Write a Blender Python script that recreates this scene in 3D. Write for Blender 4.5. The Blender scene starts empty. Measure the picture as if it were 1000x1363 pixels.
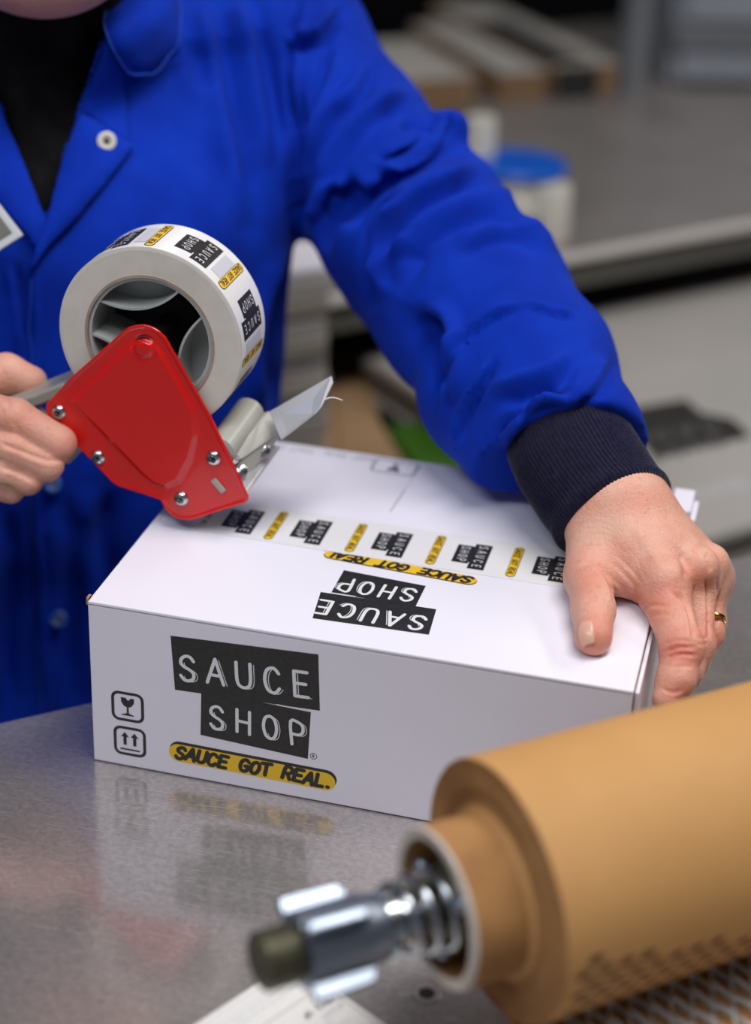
import bpy, bmesh, math, random
import numpy as np
from mathutils import Vector, Matrix
from mathutils.bvhtree import BVHTree
random.seed(3); rng = np.random.default_rng(5)
S = bpy.context.scene
COL = S.collection

# ------------------------------------------------------------------ camera
CAM = np.array([0.38175, -0.87232, 0.66287])
ROT = np.array([[0.96807656, 0.24790118, 0.03705092],
                [-0.14485883, 0.43269476, 0.88982648],
                [0.20455729, -0.86678732, 0.45479233]])      # rows: right, up, back
FPX = 2392.0
cd = bpy.data.cameras.new('camera'); cam = bpy.data.objects.new('camera', cd); COL.objects.link(cam)
M4 = Matrix([[*ROT[:, 0], CAM[0]], [*ROT[:, 1], CAM[1]], [*ROT[:, 2], CAM[2]], [0, 0, 0, 1]])
cam.matrix_world = M4
cd.sensor_fit = 'HORIZONTAL'; cd.sensor_width = 36; cd.lens = 36 * FPX / 1000
cd.clip_start = .02; cd.clip_end = 50
cd.dof.use_dof = True; cd.dof.focus_distance = 1.09; cd.dof.aperture_fstop = 3.3; cd.dof.aperture_blades = 9
S.camera = cam
# ------------------------------------------------------------------ world, lights, exposure
w = bpy.data.worlds.new('world'); S.world = w; w.use_nodes = True
w.node_tree.nodes['Background'].inputs[0].default_value = (.62, .68, .80, 1)
w.node_tree.nodes['Background'].inputs[1].default_value = .19


def area(name, loc, target, sx, sy, power, col=(1, 1, 1)):
    l = bpy.data.lights.new(name, 'AREA'); l.shape = 'RECTANGLE'; l.size = sx; l.size_y = sy; l.energy = power; l.color = col
    o = bpy.data.objects.new(name, l); COL.objects.link(o); o.location = loc
    o.rotation_euler = (Vector(target) - Vector(loc)).to_track_quat('-Z', 'Y').to_euler()
    return o


area('ceiling_or_fill_light', (.55, -.05, 1.7), (.3, .1, .1), 1.3, .35, 24, (1, .97, .96))
area('ceiling_or_fill_light', (-.3, -1.1, 1.75), (.1, .1, .1), 1.4, .4, 15, (.86, .90, 1))  # fill light added on the camera side to brighten the box front
area('ceiling_or_fill_light', (1.6, 1.7, 1.75), (.9, 1.4, 0), 1.6, .3, 18, (1, .95, .92))
area('ceiling_or_fill_light', (-1.0, 2.6, 1.75), (-.5, 2, 0), 1.6, .3, 5, (1, .97, .95))
S.view_settings.view_transform = 'Standard'; S.view_settings.look = 'None'
S.view_settings.gamma = 1; S.view_settings.use_curve_mapping = False
S.view_settings.exposure = 0.0


# ------------------------------------------------------------------ layout helpers
def ray(px, py):
    return ROT.T @ np.array([(px - 500) / FPX, -(py - 681.5) / FPX, -1.0])


def at(px, py, d=None, x=None, y=None, z=None):
    r = ray(px, py)
    if z is not None: d = (z - CAM[2]) / r[2]
    elif y is not None: d = (y - CAM[1]) / r[1]
    elif x is not None: d = (x - CAM[0]) / r[0]
    return CAM + r * d


def pix(P):
    c = (np.asarray(P) - CAM) @ ROT.T
    return np.stack([500 + FPX * c[..., 0] / -c[..., 2], 681.5 - FPX * c[..., 1] / -c[..., 2]], -1)


def nrm(a): a = np.asarray(a, float); return a / np.linalg.norm(a)


# ------------------------------------------------------------------ object helpers
def tag(o, label=None, cat=None, group=None, kind=None):
    if label: o['label'] = label
    if cat: o['category'] = cat
    if group: o['group'] = group
    if kind: o['kind'] = kind
    return o


def link(o, parent=None):
    COL.objects.link(o)
    if parent is not None:
        o.parent = parent
        o.matrix_parent_inverse = parent_world(parent).inverted()
    return o


def bake_curve(name, cu, parent):
    tmp = bpy.data.objects.new('tmp', cu); me = bpy.data.meshes.new_from_object(tmp); bpy.data.objects.remove(tmp)
    me.name = name; me.polygons.foreach_set('use_smooth', [True] * len(me.polygons))
    return link(bpy.data.objects.new(name, me), parent)


def parent_world(p):
    m = Matrix.Translation(p.location) @ p.rotation_euler.to_matrix().to_4x4()
    if p.parent is not None:
        m = parent_world(p.parent) @ p.matrix_parent_inverse @ m
    return m


def thing(name, loc, label, cat, group=None):
    o = bpy.data.objects.new(name, None); o.empty_display_size = .02; o.location = Vector(loc); COL.objects.link(o)
    return tag(o, label, cat, group)


def mesh_obj(name, verts, faces, m, parent=None, smooth=True):
    me = bpy.data.meshes.new(name)
    me.from_pydata([tuple(map(float, v)) for v in verts], [], [tuple(map(int, f)) for f in faces])
    me.materials.append(m)
    if smooth: me.polygons.foreach_set('use_smooth', [True] * len(me.polygons))
    me.update()
    return link(bpy.data.objects.new(name, me), parent)


def bm_obj(name, bm, m, parent=None, smooth=False, bevel=0, seg=2, autosmooth=None):
    me = bpy.data.meshes.new(name); bm.to_mesh(me); bm.free(); me.materials.append(m)
    if smooth or autosmooth: me.polygons.foreach_set('use_smooth', [True] * len(me.polygons))
    if autosmooth:
        me.set_sharp_from_angle(angle=math.radians(autosmooth))
    o = link(bpy.data.objects.new(name, me), parent)
    if bevel:
        b = o.modifiers.new('bevel', 'BEVEL'); b.width = bevel; b.segments = seg; b.limit_method = 'ANGLE'
        b.harden_normals = False
    return o


def add_box(bm, lo, hi, mtx=None):
    r = bmesh.ops.create_cube(bm, size=1)
    for v in r['verts']:
        v.co = Vector([lo[i] + (v.co[i] + .5) * (hi[i] - lo[i]) for i in range(3)])
        if mtx: v.co = mtx @ v.co
    return r['verts']


def frame(o, xdir, zdir=(0, 0, 1)):
    x = Vector(xdir).normalized(); z = Vector(zdir); y = z.cross(x).normalized(); z = x.cross(y)
    m = Matrix((x, y, z)).transposed().to_4x4(); m.translation = Vector(o); return m


def lathe(bm, prof, origin, axis, n=48, closed=False, rad=None):
    """prof: list of (t along axis, r). rad(k, i, r) may modulate."""
    a = nrm(axis); u = nrm(np.cross(a, [0, 0, 1]) if abs(a[2]) < .9 else np.cross(a, [1, 0, 0])); v = np.cross(a, u)
    rings = []
    for k, (t, r) in enumerate(prof):
        ring = []
        for i in range(n):
            th = 2 * math.pi * i / n; rr = r if rad is None else rad(k, i / n, r)
            ring.append(bm.verts.new(np.asarray(origin) + a * t + (u * math.cos(th) + v * math.sin(th)) * rr))
        rings.append(ring)
    m = len(rings)
    for k in range(m if closed else m - 1):
        A, B = rings[k], rings[(k + 1) % m]
        for i in range(n):
            bm.faces.new((A[i], A[(i + 1) % n], B[(i + 1) % n], B[i]))
    if not closed:
        if prof[0][1] > 1e-5: bm.faces.new(rings[0][::-1])
        if prof[-1][1] > 1e-5: bm.faces.new(rings[-1])
    return rings


def prism(bm, pts, off):
    off = Vector(off); A = [bm.verts.new(Vector(p)) for p in pts]; B = [bm.verts.new(Vector(p) + off) for p in pts]
    bm.faces.new(A); bm.faces.new(B[::-1]); n = len(pts)
    for i in range(n): bm.faces.new((A[i], B[i], B[(i + 1) % n], A[(i + 1) % n]))


def fixn(bm): bmesh.ops.recalc_face_normals(bm, faces=bm.faces); return bm


# ------------------------------------------------------------------ materials
def new_mat(name, col, rough=.6, metal=0, **kw):
    m = bpy.data.materials.new(name); m.use_nodes = True
    b = m.node_tree.nodes['Principled BSDF']
    b.inputs['Base Color'].default_value = (*col, 1); b.inputs['Roughness'].default_value = rough
    b.inputs['Metallic'].default_value = metal
    for k, v in kw.items(): b.inputs[k.replace('_', ' ')].default_value = v
    return m


def N(m, t, **kw):
    n = m.node_tree.nodes.new(t)
    for k, v in kw.items():
        if k.startswith('i_'): n.inputs[k[2:].replace('_', ' ')].default_value = v
        else: setattr(n, k, v)
    return n


def L(m, a, b): m.node_tree.links.new(a, b)


def noise_mat(name, c1, c2, scale=20, rough=.6, metal=0, bump=.1, bscale=200, stretch=(1, 1, 1), lo=.35, hi=.65, bdist=.001, **kw):
    m = new_mat(name, c1, rough, metal, **kw); b = m.node_tree.nodes['Principled BSDF']
    tc = N(m, 'ShaderNodeTexCoord'); mp = N(m, 'ShaderNodeMapping'); mp.inputs['Scale'].default_value = stretch
    L(m, tc.outputs['Object'], mp.inputs['Vector'])
    n1 = N(m, 'ShaderNodeTexNoise', i_Scale=scale, i_Detail=5.0); L(m, mp.outputs[0], n1.inputs['Vector'])
    cr = N(m, 'ShaderNodeValToRGB'); cr.color_ramp.elements[0].position = lo; cr.color_ramp.elements[1].position = hi
    cr.color_ramp.elements[0].color = (*c1, 1); cr.color_ramp.elements[1].color = (*c2, 1)
    L(m, n1.outputs['Fac'], cr.inputs[0]); L(m, cr.outputs[0], b.inputs['Base Color'])
    if bump:
        n2 = N(m, 'ShaderNodeTexNoise', i_Scale=bscale, i_Detail=3.0); L(m, mp.outputs[0], n2.inputs['Vector'])
        bp = N(m, 'ShaderNodeBump', i_Strength=bump, i_Distance=bdist); L(m, n2.outputs['Fac'], bp.inputs['Height']); L(m, bp.outputs[0], b.inputs['Normal'])
    return m


M_BLUE = noise_mat('blue_workwear_cotton', (.0008, .021, .31), (.0013, .030, .39), 25, .85, 0, .25, 900, bdist=.0006, Sheen_Weight=.05, Sheen_Roughness=.5)
M_BLUE.node_tree.nodes['Principled BSDF'].inputs['Specular IOR Level'].default_value = .12
M_BLUE.node_tree.nodes['Principled BSDF'].inputs['Sheen Tint'].default_value = (.3, .5, 1, 1)
M_STITCH = new_mat('blue_stitch_thread', (.008, .07, .52), .8)
M_NAVY = noise_mat('navy_rib_knit', (.006, .006, .022), (.014, .013, .035), 300, .95, 0, .5, 700, Sheen_Weight=.15)
M_NAVY.node_tree.nodes['Principled BSDF'].inputs['Specular IOR Level'].default_value = .1
M_BLACKCLOTH = noise_mat('black_jersey', (.004, .004, .005), (.008, .008, .009), 80, .95, 0, .3, 900)
M_BLACKCLOTH.node_tree.nodes['Principled BSDF'].inputs['Specular IOR Level'].default_value = .1
M_CARD = noise_mat('white_printed_card', (.765, .745, .825), (.80, .78, .86), 6, .55, 0, .08, 500)
M_INK = noise_mat('black_print_ink', (.012, .012, .011), (.022, .021, .019), 300, .5, 0, 0)
M_LETTER = new_mat('white_letter_print', (.72, .72, .74), .55)
M_YEL = new_mat('yellow_print_ink', (.80, .50, .015), .5)
M_GREYINK = new_mat('pale_grey_print_ink', (.52, .52, .57), .5)
M_TAPE = new_mat('white_tape_film', (.78, .77, .77), .22)
M_TAPEEDGE = noise_mat('tape_roll_edge', (.60, .56, .48), (.66, .62, .55), 60, .5, 0, .1, 300)
M_CORE = noise_mat('grey_core_board', (.30, .24, .19), (.38, .31, .25), 90, .8, 0, .1, 300)
M_GREYPL = noise_mat('warm_grey_plastic', (.36, .36, .31), (.40, .40, .35), 30, .33, 0, .03, 300)
M_HUB = new_mat('pale_hub_plastic', (.42, .44, .42), .35)
M_RED = noise_mat('red_enamelled_steel', (.60, .004, .003), (.68, .006, .004), 12, .27, 0, .02, 120, Coat_Weight=.3)
M_ZINC = noise_mat('zinc_plated_steel', (.50, .54, .57), (.62, .65, .67), 60, .22, 1, .05, 200)
M_CHROME = noise_mat('bright_plated_steel', (.30, .35, .42), (.40, .45, .52), 15, .38, 1, .04, 120)
M_BLADE = noise_mat('blade_steel', (.66, .64, .60), (.80, .78, .74), 80, .35, .45, .1, 300)
M_DARKST = noise_mat('dark_threaded_steel', (.10, .095, .06), (.17, .16, .11), 60, .5, .7, .1, 200)
M_BLACK = new_mat('matt_black', (.008, .008, .008), .7)
M_KRAFT = noise_mat('kraft_paper', (.52, .27, .085), (.57, .30, .10), 14, .72, 0, .15, 350, stretch=(1, 1, 1))
M_KRAFTEND = noise_mat('kraft_roll_end', (.30, .14, .040), (.41, .205, .068), 30, .8, 0, .15, 300)
M_TUBE = noise_mat('pale_core_end', (.50, .43, .36), (.60, .53, .46), 80, .8, 0, .1, 300)
M_KRAFTDARK = new_mat('kraft_shadow_tone', (.09, .036, .010), .8)  # dark tone for the web shadow painted on the roll
M_TISSUE = noise_mat('white_tissue_paper', (.62, .59, .54), (.72, .69, .64), 60, .8, 0, .1, 300)
M_GOLD = new_mat('gold', (.75, .48, .14), .2, 1)
M_FILM = new_mat('frosted_plastic_strip', (.52, .53, .54), .35, Transmission_Weight=.15)
M_NAIL = new_mat('finger_nail', (.70, .40, .29), .25)
M_CARTON = noise_mat('brown_carton_board', (.34, .21, .11), (.40, .25, .13), 10, .75, 0, .1, 200)
M_STACK = noise_mat('stacked_board_edges', (.22, .15, .09), (.42, .33, .23), 3, .8, 0, .2, 60, stretch=(1, 1, 60))
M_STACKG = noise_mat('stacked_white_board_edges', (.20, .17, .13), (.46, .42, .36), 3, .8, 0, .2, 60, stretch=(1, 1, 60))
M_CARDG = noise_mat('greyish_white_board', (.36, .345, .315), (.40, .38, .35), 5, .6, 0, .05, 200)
M_CREAM = new_mat('cream_plastic', (.60, .58, .50), .35)
M_BLUEPL = new_mat('blue_plastic', (.005, .10, .55), .3)
M_GREEN = noise_mat('green_plastic', (.035, .12, .006), (.05, .16, .01), 10, .5, 0, .05, 100)
M_GREYPAINT = noise_mat('grey_painted_steel', (.14, .15, .165), (.17, .18, .195), 4, .55, 0, .05, 60)
M_DARKWALL = noise_mat('dark_wall_paint', (.006, .007, .009), (.011, .012, .014), 3, .9, 0, .1, 40)
M_DARKWALL.node_tree.nodes['Principled BSDF'].inputs['Specular IOR Level'].default_value = .05
M_FLOOR = noise_mat('concrete_floor', (.10, .10, .10), (.15, .145, .14), 4, .7, 0, .1, 60)
M_CEIL = noise_mat('ceiling_paint', (.45, .45, .45), (.5, .5, .5), 4, .9, 0, .05, 40)


def steel_mat(name, c1, c2, r0, r1, metal=1.0):
    """worn sheet steel: blotchy grime plus thin scratches running in several directions"""
    m = new_mat(name, c1, .3, metal); b = m.node_tree.nodes['Principled BSDF']; tc = N(m, 'ShaderNodeTexCoord')
    n1 = N(m, 'ShaderNodeTexNoise', i_Scale=7.0, i_Detail=6.0, i_Roughness=.6); L(m, tc.outputs['Object'], n1.inputs['Vector'])
    n3 = N(m, 'ShaderNodeTexNoise', i_Scale=260.0, i_Detail=4.0, i_Roughness=.7); L(m, tc.outputs['Object'], n3.inputs['Vector'])
    mixv = N(m, 'ShaderNodeMath', operation='MULTIPLY_ADD'); L(m, n3.outputs['Fac'], mixv.inputs[0]); mixv.inputs[1].default_value = .75
    sc0 = N(m, 'ShaderNodeMath', operation='MULTIPLY'); L(m, n1.outputs['Fac'], sc0.inputs[0]); sc0.inputs[1].default_value = .45
    L(m, sc0.outputs[0], mixv.inputs[2])
    scr = None
    for k, (ang, sx, sy, th) in enumerate([(20, 22, 1500, .73), (-14, 14, 1250, .73), (52, 30, 1600, .72), (-48, 35, 1600, .72), (88, 40, 1700, .73), (5, 7, 900, .765)]):
        mp = N(m, 'ShaderNodeMapping'); mp.inputs['Rotation'].default_value = (0, 0, math.radians(ang)); mp.inputs['Scale'].default_value = (sx, sy, 1)
        mp.inputs['Location'].default_value = (k * 3.1, k * 1.7, 0)
        # a slow warp bends the strokes
        wv = N(m, 'ShaderNodeTexNoise', i_Scale=4.0, i_Detail=1.0); L(m, tc.outputs['Object'], wv.inputs['Vector'])
        va = N(m, 'ShaderNodeVectorMath', operation='MULTIPLY_ADD'); L(m, wv.outputs['Color'], va.inputs[0]); va.inputs[1].default_value = (.05, .05, 0); L(m, tc.outputs['Object'], va.inputs[2])
        L(m, va.outputs[0], mp.inputs['Vector'])
        ns = N(m, 'ShaderNodeTexNoise', i_Scale=1.0, i_Detail=1.0, i_Roughness=.4); L(m, mp.outputs[0], ns.inputs['Vector'])
        mr = N(m, 'ShaderNodeMapRange'); L(m, ns.outputs['Fac'], mr.inputs[0]); mr.inputs[1].default_value = th; mr.inputs[2].default_value = th + .06; mr.inputs[4].default_value = .75
        if scr is None: scr = mr.outputs[0]
        else:
            mx = N(m, 'ShaderNodeMath', operation='MAXIMUM'); L(m, scr, mx.inputs[0]); L(m, mr.outputs[0], mx.inputs[1]); scr = mx.outputs[0]
    cr = N(m, 'ShaderNodeValToRGB'); cr.color_ramp.elements[0].position = .38; cr.color_ramp.elements[1].position = .80
    cr.color_ramp.elements[0].color = (*c1, 1); cr.color_ramp.elements[1].color = (*c2, 1)
    L(m, mixv.outputs[0], cr.inputs[0])
    mc = N(m, 'ShaderNodeMix', data_type='RGBA'); L(m, scr, mc.inputs[0]); L(m, cr.outputs[0], mc.inputs[6]); mc.inputs[7].default_value = (.78, .77, .74, 1)
    L(m, mc.outputs[2], b.inputs['Base Color'])
    rr = N(m, 'ShaderNodeMapRange'); L(m, n1.outputs['Fac'], rr.inputs[0]); rr.inputs[1].default_value = .3; rr.inputs[2].default_value = .7; rr.inputs[3].default_value = r0; rr.inputs[4].default_value = r1
    ad = N(m, 'ShaderNodeMath', operation='MULTIPLY_ADD'); L(m, scr, ad.inputs[0]); ad.inputs[1].default_value = .3; L(m, rr.outputs[0], ad.inputs[2])
    L(m, ad.outputs[0], b.inputs['Roughness'])
    sm = N(m, 'ShaderNodeMath', operation='MULTIPLY_ADD'); L(m, scr, sm.inputs[0]); sm.inputs[1].default_value = -.5; L(m, n3.outputs['Fac'], sm.inputs[2])
    bp = N(m, 'ShaderNodeBump', i_Strength=.10, i_Distance=.0003); L(m, sm.outputs[0], bp.inputs['Height']); L(m, bp.outputs[0], b.inputs['Normal'])
    b2 = N(m, 'ShaderNodeBsdfPrincipled'); b2.inputs['Metallic'].default_value = metal; b2.inputs['Roughness'].default_value = .52
    L(m, mc.outputs[2], b2.inputs['Base Color']); L(m, bp.outputs[0], b2.inputs['Normal'])
    ms = N(m, 'ShaderNodeMixShader'); ms.inputs[0].default_value = .33; L(m, b.outputs[0], ms.inputs[1]); L(m, b2.outputs[0], ms.inputs[2])
    L(m, ms.outputs[0], m.node_tree.nodes['Material Output'].inputs['Surface'])
    return m


M_TABLE = steel_mat('scratched_sheet_steel', (.36, .335, .33), (.68, .63, .61), .09, .17, .82)
M_TABLE2 = steel_mat('brushed_bench_steel', (.26, .24, .23), (.40, .37, .35), .25, .42, .6)


def skin_mat(name, c, red, dark):
    m = new_mat(name, c, .48, 0); b = m.node_tree.nodes['Principled BSDF']
    b.inputs['Subsurface Weight'].default_value = .12; b.inputs['Subsurface Radius'].default_value = (1, .35, .2); b.inputs['Subsurface Scale'].default_value = .004
    tc = N(m, 'ShaderNodeTexCoord')
    n1 = N(m, 'ShaderNodeTexNoise', i_Scale=42.0, i_Detail=4.0); L(m, tc.outputs['Object'], n1.inputs['Vector'])
    cr = N(m, 'ShaderNodeValToRGB'); e = cr.color_ramp.elements; e[0].position = .36; e[1].position = .66; e[0].color = (*c, 1); e[1].color = (*red, 1)
    L(m, n1.outputs['Fac'], cr.inputs[0])
    at_ = N(m, 'ShaderNodeAttribute', attribute_name='flush')
    mx = N(m, 'ShaderNodeMix', data_type='RGBA'); L(m, at_.outputs['Fac'], mx.inputs[0]); L(m, cr.outputs[0], mx.inputs[6]); mx.inputs[7].default_value = (*dark, 1)
    n4 = N(m, 'ShaderNodeTexNoise', i_Scale=260.0, i_Detail=2.0); L(m, tc.outputs['Object'], n4.inputs['Vector'])
    r4 = N(m, 'ShaderNodeMapRange'); L(m, n4.outputs['Fac'], r4.inputs[0]); r4.inputs[1].default_value = .60; r4.inputs[2].default_value = .80; r4.inputs[4].default_value = .35
    m2 = N(m, 'ShaderNodeMix', data_type='RGBA'); L(m, r4.outputs[0], m2.inputs[0]); L(m, mx.outputs[2], m2.inputs[6]); m2.inputs[7].default_value = (.36, .13, .08, 1)
    L(m, m2.outputs[2], b.inputs['Base Color'])
    n2 = N(m, 'ShaderNodeTexVoronoi', i_Scale=900.0); n2.feature = 'DISTANCE_TO_EDGE'; L(m, tc.outputs['Object'], n2.inputs['Vector'])
    n3 = N(m, 'ShaderNodeTexNoise', i_Scale=450.0, i_Detail=4.0); L(m, tc.outputs['Object'], n3.inputs['Vector'])
    a = N(m, 'ShaderNodeMath', operation='MULTIPLY_ADD'); L(m, n2.outputs['Distance'], a.inputs[0]); a.inputs[1].default_value = .6; L(m, n3.outputs['Fac'], a.inputs[2])
    bp = N(m, 'ShaderNodeBump', i_Strength=.6, i_Distance=.0009); L(m, a.outputs[0], bp.inputs['Height']); L(m, bp.outputs[0], b.inputs['Normal'])
    return m


M_SKIN = skin_mat('weathered_skin', (.72, .405, .30), (.70, .32, .225), (.62, .18, .12))


# ------------------------------------------------------------------ implicit surfaces
def smin(a, b, k):
    h = np.clip(.5 + .5 * (b - a) / k, 0, 1)
    return b + (a - b) * h - k * h * (1 - h)


def rcone(P, a, b, ra, rb):
    a = np.asarray(a, np.float32); b = np.asarray(b, np.float32); ba = b - a; l2 = float(ba @ ba)
    t = np.clip(((P - a) @ ba) / l2, 0, 1)
    return np.linalg.norm(P - a - t[..., None] * ba, axis=-1) - (ra + (rb - ra) * t)


def chain(P, pts, rad, k):
    d = None
    for i in range(len(pts) - 1):
        e = rcone(P, pts[i], pts[i + 1], rad[i], rad[i + 1]); d = e if d is None else smin(d, e, k)
    return d


def ell(P, c, axes, r):
    q = (P - np.asarray(c, np.float32)) @ np.asarray(axes, np.float32).T / np.asarray(r, np.float32)
    return (np.linalg.norm(q, axis=-1) - 1) * min(r)


def surface_nets(f, lo, hi, h, sparse=True):
    lo = np.asarray(lo, float); n = np.ceil((np.asarray(hi) - lo) / h).astype(int) + 1
    ax = [(lo[i] + h * np.arange(n[i])).astype(np.float32) for i in range(3)]
    V = np.empty(n, np.float32)
    B = 14 if sparse else 10 ** 6
    if sparse:
        st = [list(range(0, n[k], B)) for k in range(3)]
        cen = [np.array([(ax[k][i] + ax[k][min(i + B, n[k]) - 1]) / 2 for i in st[k]], np.float32) for k in range(3)]
        D = f(np.stack(np.meshgrid(*cen, indexing='ij'), -1)); lim = B * h * .87 * 1.5 + .012
        for a, i in enumerate(st[0]):
            for b, j in enumerate(st[1]):
                for c_, k in enumerate(st[2]):
                    sl = (slice(i, i + B), slice(j, j + B), slice(k, k + B))
                    if abs(D[a, b, c_]) > lim: V[sl] = D[a, b, c_]
                    else: V[sl] = f(np.stack(np.meshgrid(ax[0][sl[0]], ax[1][sl[1]], ax[2][sl[2]], indexing='ij'), -1))
    else:
        for i0 in range(0, n[0], 24):
            P = np.stack(np.meshgrid(ax[0][i0:i0 + 24], ax[1], ax[2], indexing='ij'), -1)
            V[i0:i0 + 24] = f(P)
    V[0] = V[-1] = 1; V[:, 0] = V[:, -1] = 1; V[:, :, 0] = V[:, :, -1] = 1
    ins = V < 0
    c = np.zeros(n - 1, int)
    for d in np.ndindex(2, 2, 2):
        c += ins[d[0]:n[0] - 1 + d[0], d[1]:n[1] - 1 + d[1], d[2]:n[2] - 1 + d[2]]
    act = (c > 0) & (c < 8); idx = np.full(n - 1, -1); ii = np.argwhere(act); idx[act] = np.arange(len(ii))
    s = np.zeros((len(ii), 3)); cnt = np.zeros(len(ii))
    cor = list(np.ndindex(2, 2, 2))
    for a in cor:
        for axn in range(3):
            if a[axn]: continue
            b = list(a); b[axn] = 1
            va = V[tuple((ii + a).T)]; vb = V[tuple((ii + b).T)]
            m = (va < 0) != (vb < 0); t = np.where(m, va / np.where(m, va - vb, 1), 0)
            p = ii + np.array(a) + 0.0; p[:, axn] += t
            s[m] += p[m]; cnt[m] += 1
    verts = lo + h * s / cnt[:, None]
    faces = []
    for axn in range(3):
        sl0 = [slice(None)] * 3; sl1 = [slice(None)] * 3; sl0[axn] = slice(0, -1); sl1[axn] = slice(1, None)
        A = ins[tuple(sl0)]; B = ins[tuple(sl1)]; e = np.argwhere(A != B); inside = A[tuple(e.T)]
        o1, o2 = [(1, 2), (2, 0), (0, 1)][axn]
        d1 = np.zeros(3, int); d2 = np.zeros(3, int); d1[o1] = 1; d2[o2] = 1
        q = np.stack([idx[tuple((e - d1 - d2).T)], idx[tuple((e - d2).T)], idx[tuple(e.T)], idx[tuple((e - d1).T)]], 1)
        q[~inside] = q[~inside][:, ::-1]; faces.append(q)
    return verts, np.concatenate(faces)


def fast_mesh(name, V, F, m, parent=None):
    me = bpy.data.meshes.new(name); me.vertices.add(len(V)); me.vertices.foreach_set('co', np.asarray(V, np.float32).ravel())
    F = np.asarray(F, np.int32); me.loops.add(F.size); me.loops.foreach_set('vertex_index', F.ravel())
    me.polygons.add(len(F)); me.polygons.foreach_set('loop_start', np.arange(0, F.size, F.shape[1], dtype=np.int32))
    me.polygons.foreach_set('use_smooth', np.ones(len(F), bool))
    me.update(calc_edges=True); me.validate(); me.materials.append(m)
    return link(bpy.data.objects.new(name, me), parent)


def vnormals(V, F):
    fn = np.cross(V[F[:, 2]] - V[F[:, 0]], V[F[:, 3]] - V[F[:, 1]]); n = np.zeros_like(V)
    for k in range(4): np.add.at(n, F[:, k], fn)
    return n / (np.linalg.norm(n, axis=1)[:, None] + 1e-12)


def relax(V, F, it=2, lam=.5):
    for _ in range(it):
        s = np.zeros_like(V); c = np.zeros(len(V))
        for k in range(4):
            a, b = F[:, k], F[:, (k + 1) % 4]
            np.add.at(s, a, V[b]); np.add.at(c, a, 1); np.add.at(s, b, V[a]); np.add.at(c, b, 1)
        V = V + lam * (s / np.maximum(c, 1)[:, None] - V)
    return V


def seg_dist(Q, line):
    best = np.full(len(Q), 1e9); side = np.zeros(len(Q)); tt = np.zeros(len(Q)); n = len(line) - 1
    for i in range(n):
        a = np.array(line[i], float); b = np.array(line[i + 1], float); ba = b - a
        t = np.clip(((Q - a) @ ba) / (ba @ ba), 0, 1); v = Q - a - t[:, None] * ba; d = np.linalg.norm(v, axis=1)
        m = d < best; best[m] = d[m]; side[m] = np.sign(ba[0] * v[m, 1] - ba[1] * v[m, 0]); tt[m] = (i + t[m]) / n
    return best, side, tt


def curve_pts(pts, n=8):
    out = []; P = [np.array(p, float) for p in pts]; P = [2 * P[0] - P[1]] + P + [2 * P[-1] - P[-2]]
    for i in range(1, len(P) - 2):
        for k in range(n):
            t = k / n; p0, p1, p2, p3 = P[i - 1:i + 3]
            out.append(.5 * ((2 * p1) + (-p0 + p2) * t + (2 * p0 - 5 * p1 + 4 * p2 - p3) * t * t + (-p0 + 3 * p1 - 3 * p2 + p3) * t ** 3))
    out.append(P[-2]); return out


def sculpt(V, F, strokes, facing=.05):
    """folds laid along image-space paths onto the surface facing the viewer; (path, width px, depth m, ridge ratio)"""
    Q = pix(V); nv = vnormals(V, F); vd = CAM - V; vd /= np.linalg.norm(vd, axis=1)[:, None]
    fr = np.clip((np.sum(nv * vd, 1) - facing) / .15, 0, 1); disp = np.zeros(len(V))
    for path, wd, dep, ridge in strokes:
        line = curve_pts(path, 6); P = np.array(line)
        lo = P.min(0) - wd * 4; hi = P.max(0) + wd * 4
        m = np.all((Q > lo) & (Q < hi), axis=1) & (fr > 0)
        if not m.any(): continue
        d, s, t = seg_dist(Q[m], line); fade = np.clip(np.minimum(t, 1 - t) * 5 + .12, 0, 1)
        g = -np.exp(-(d / wd) ** 2) + abs(ridge) * np.exp(-((d * s * np.sign(ridge or 1) - 1.7 * wd) / (1.1 * wd)) ** 2)
        disp[m] += dep * g * fade * fr[m]
    return V + nv * disp[:, None]


def wobble(V, nv, amp, scale, seed=0):
    from mathutils import noise
    o = Vector((seed * 7.3, seed * 3.1, seed)); out = np.array([noise.noise(Vector(v) * scale + o) for v in V])
    return V + nv * (out * amp)[:, None]


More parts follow.
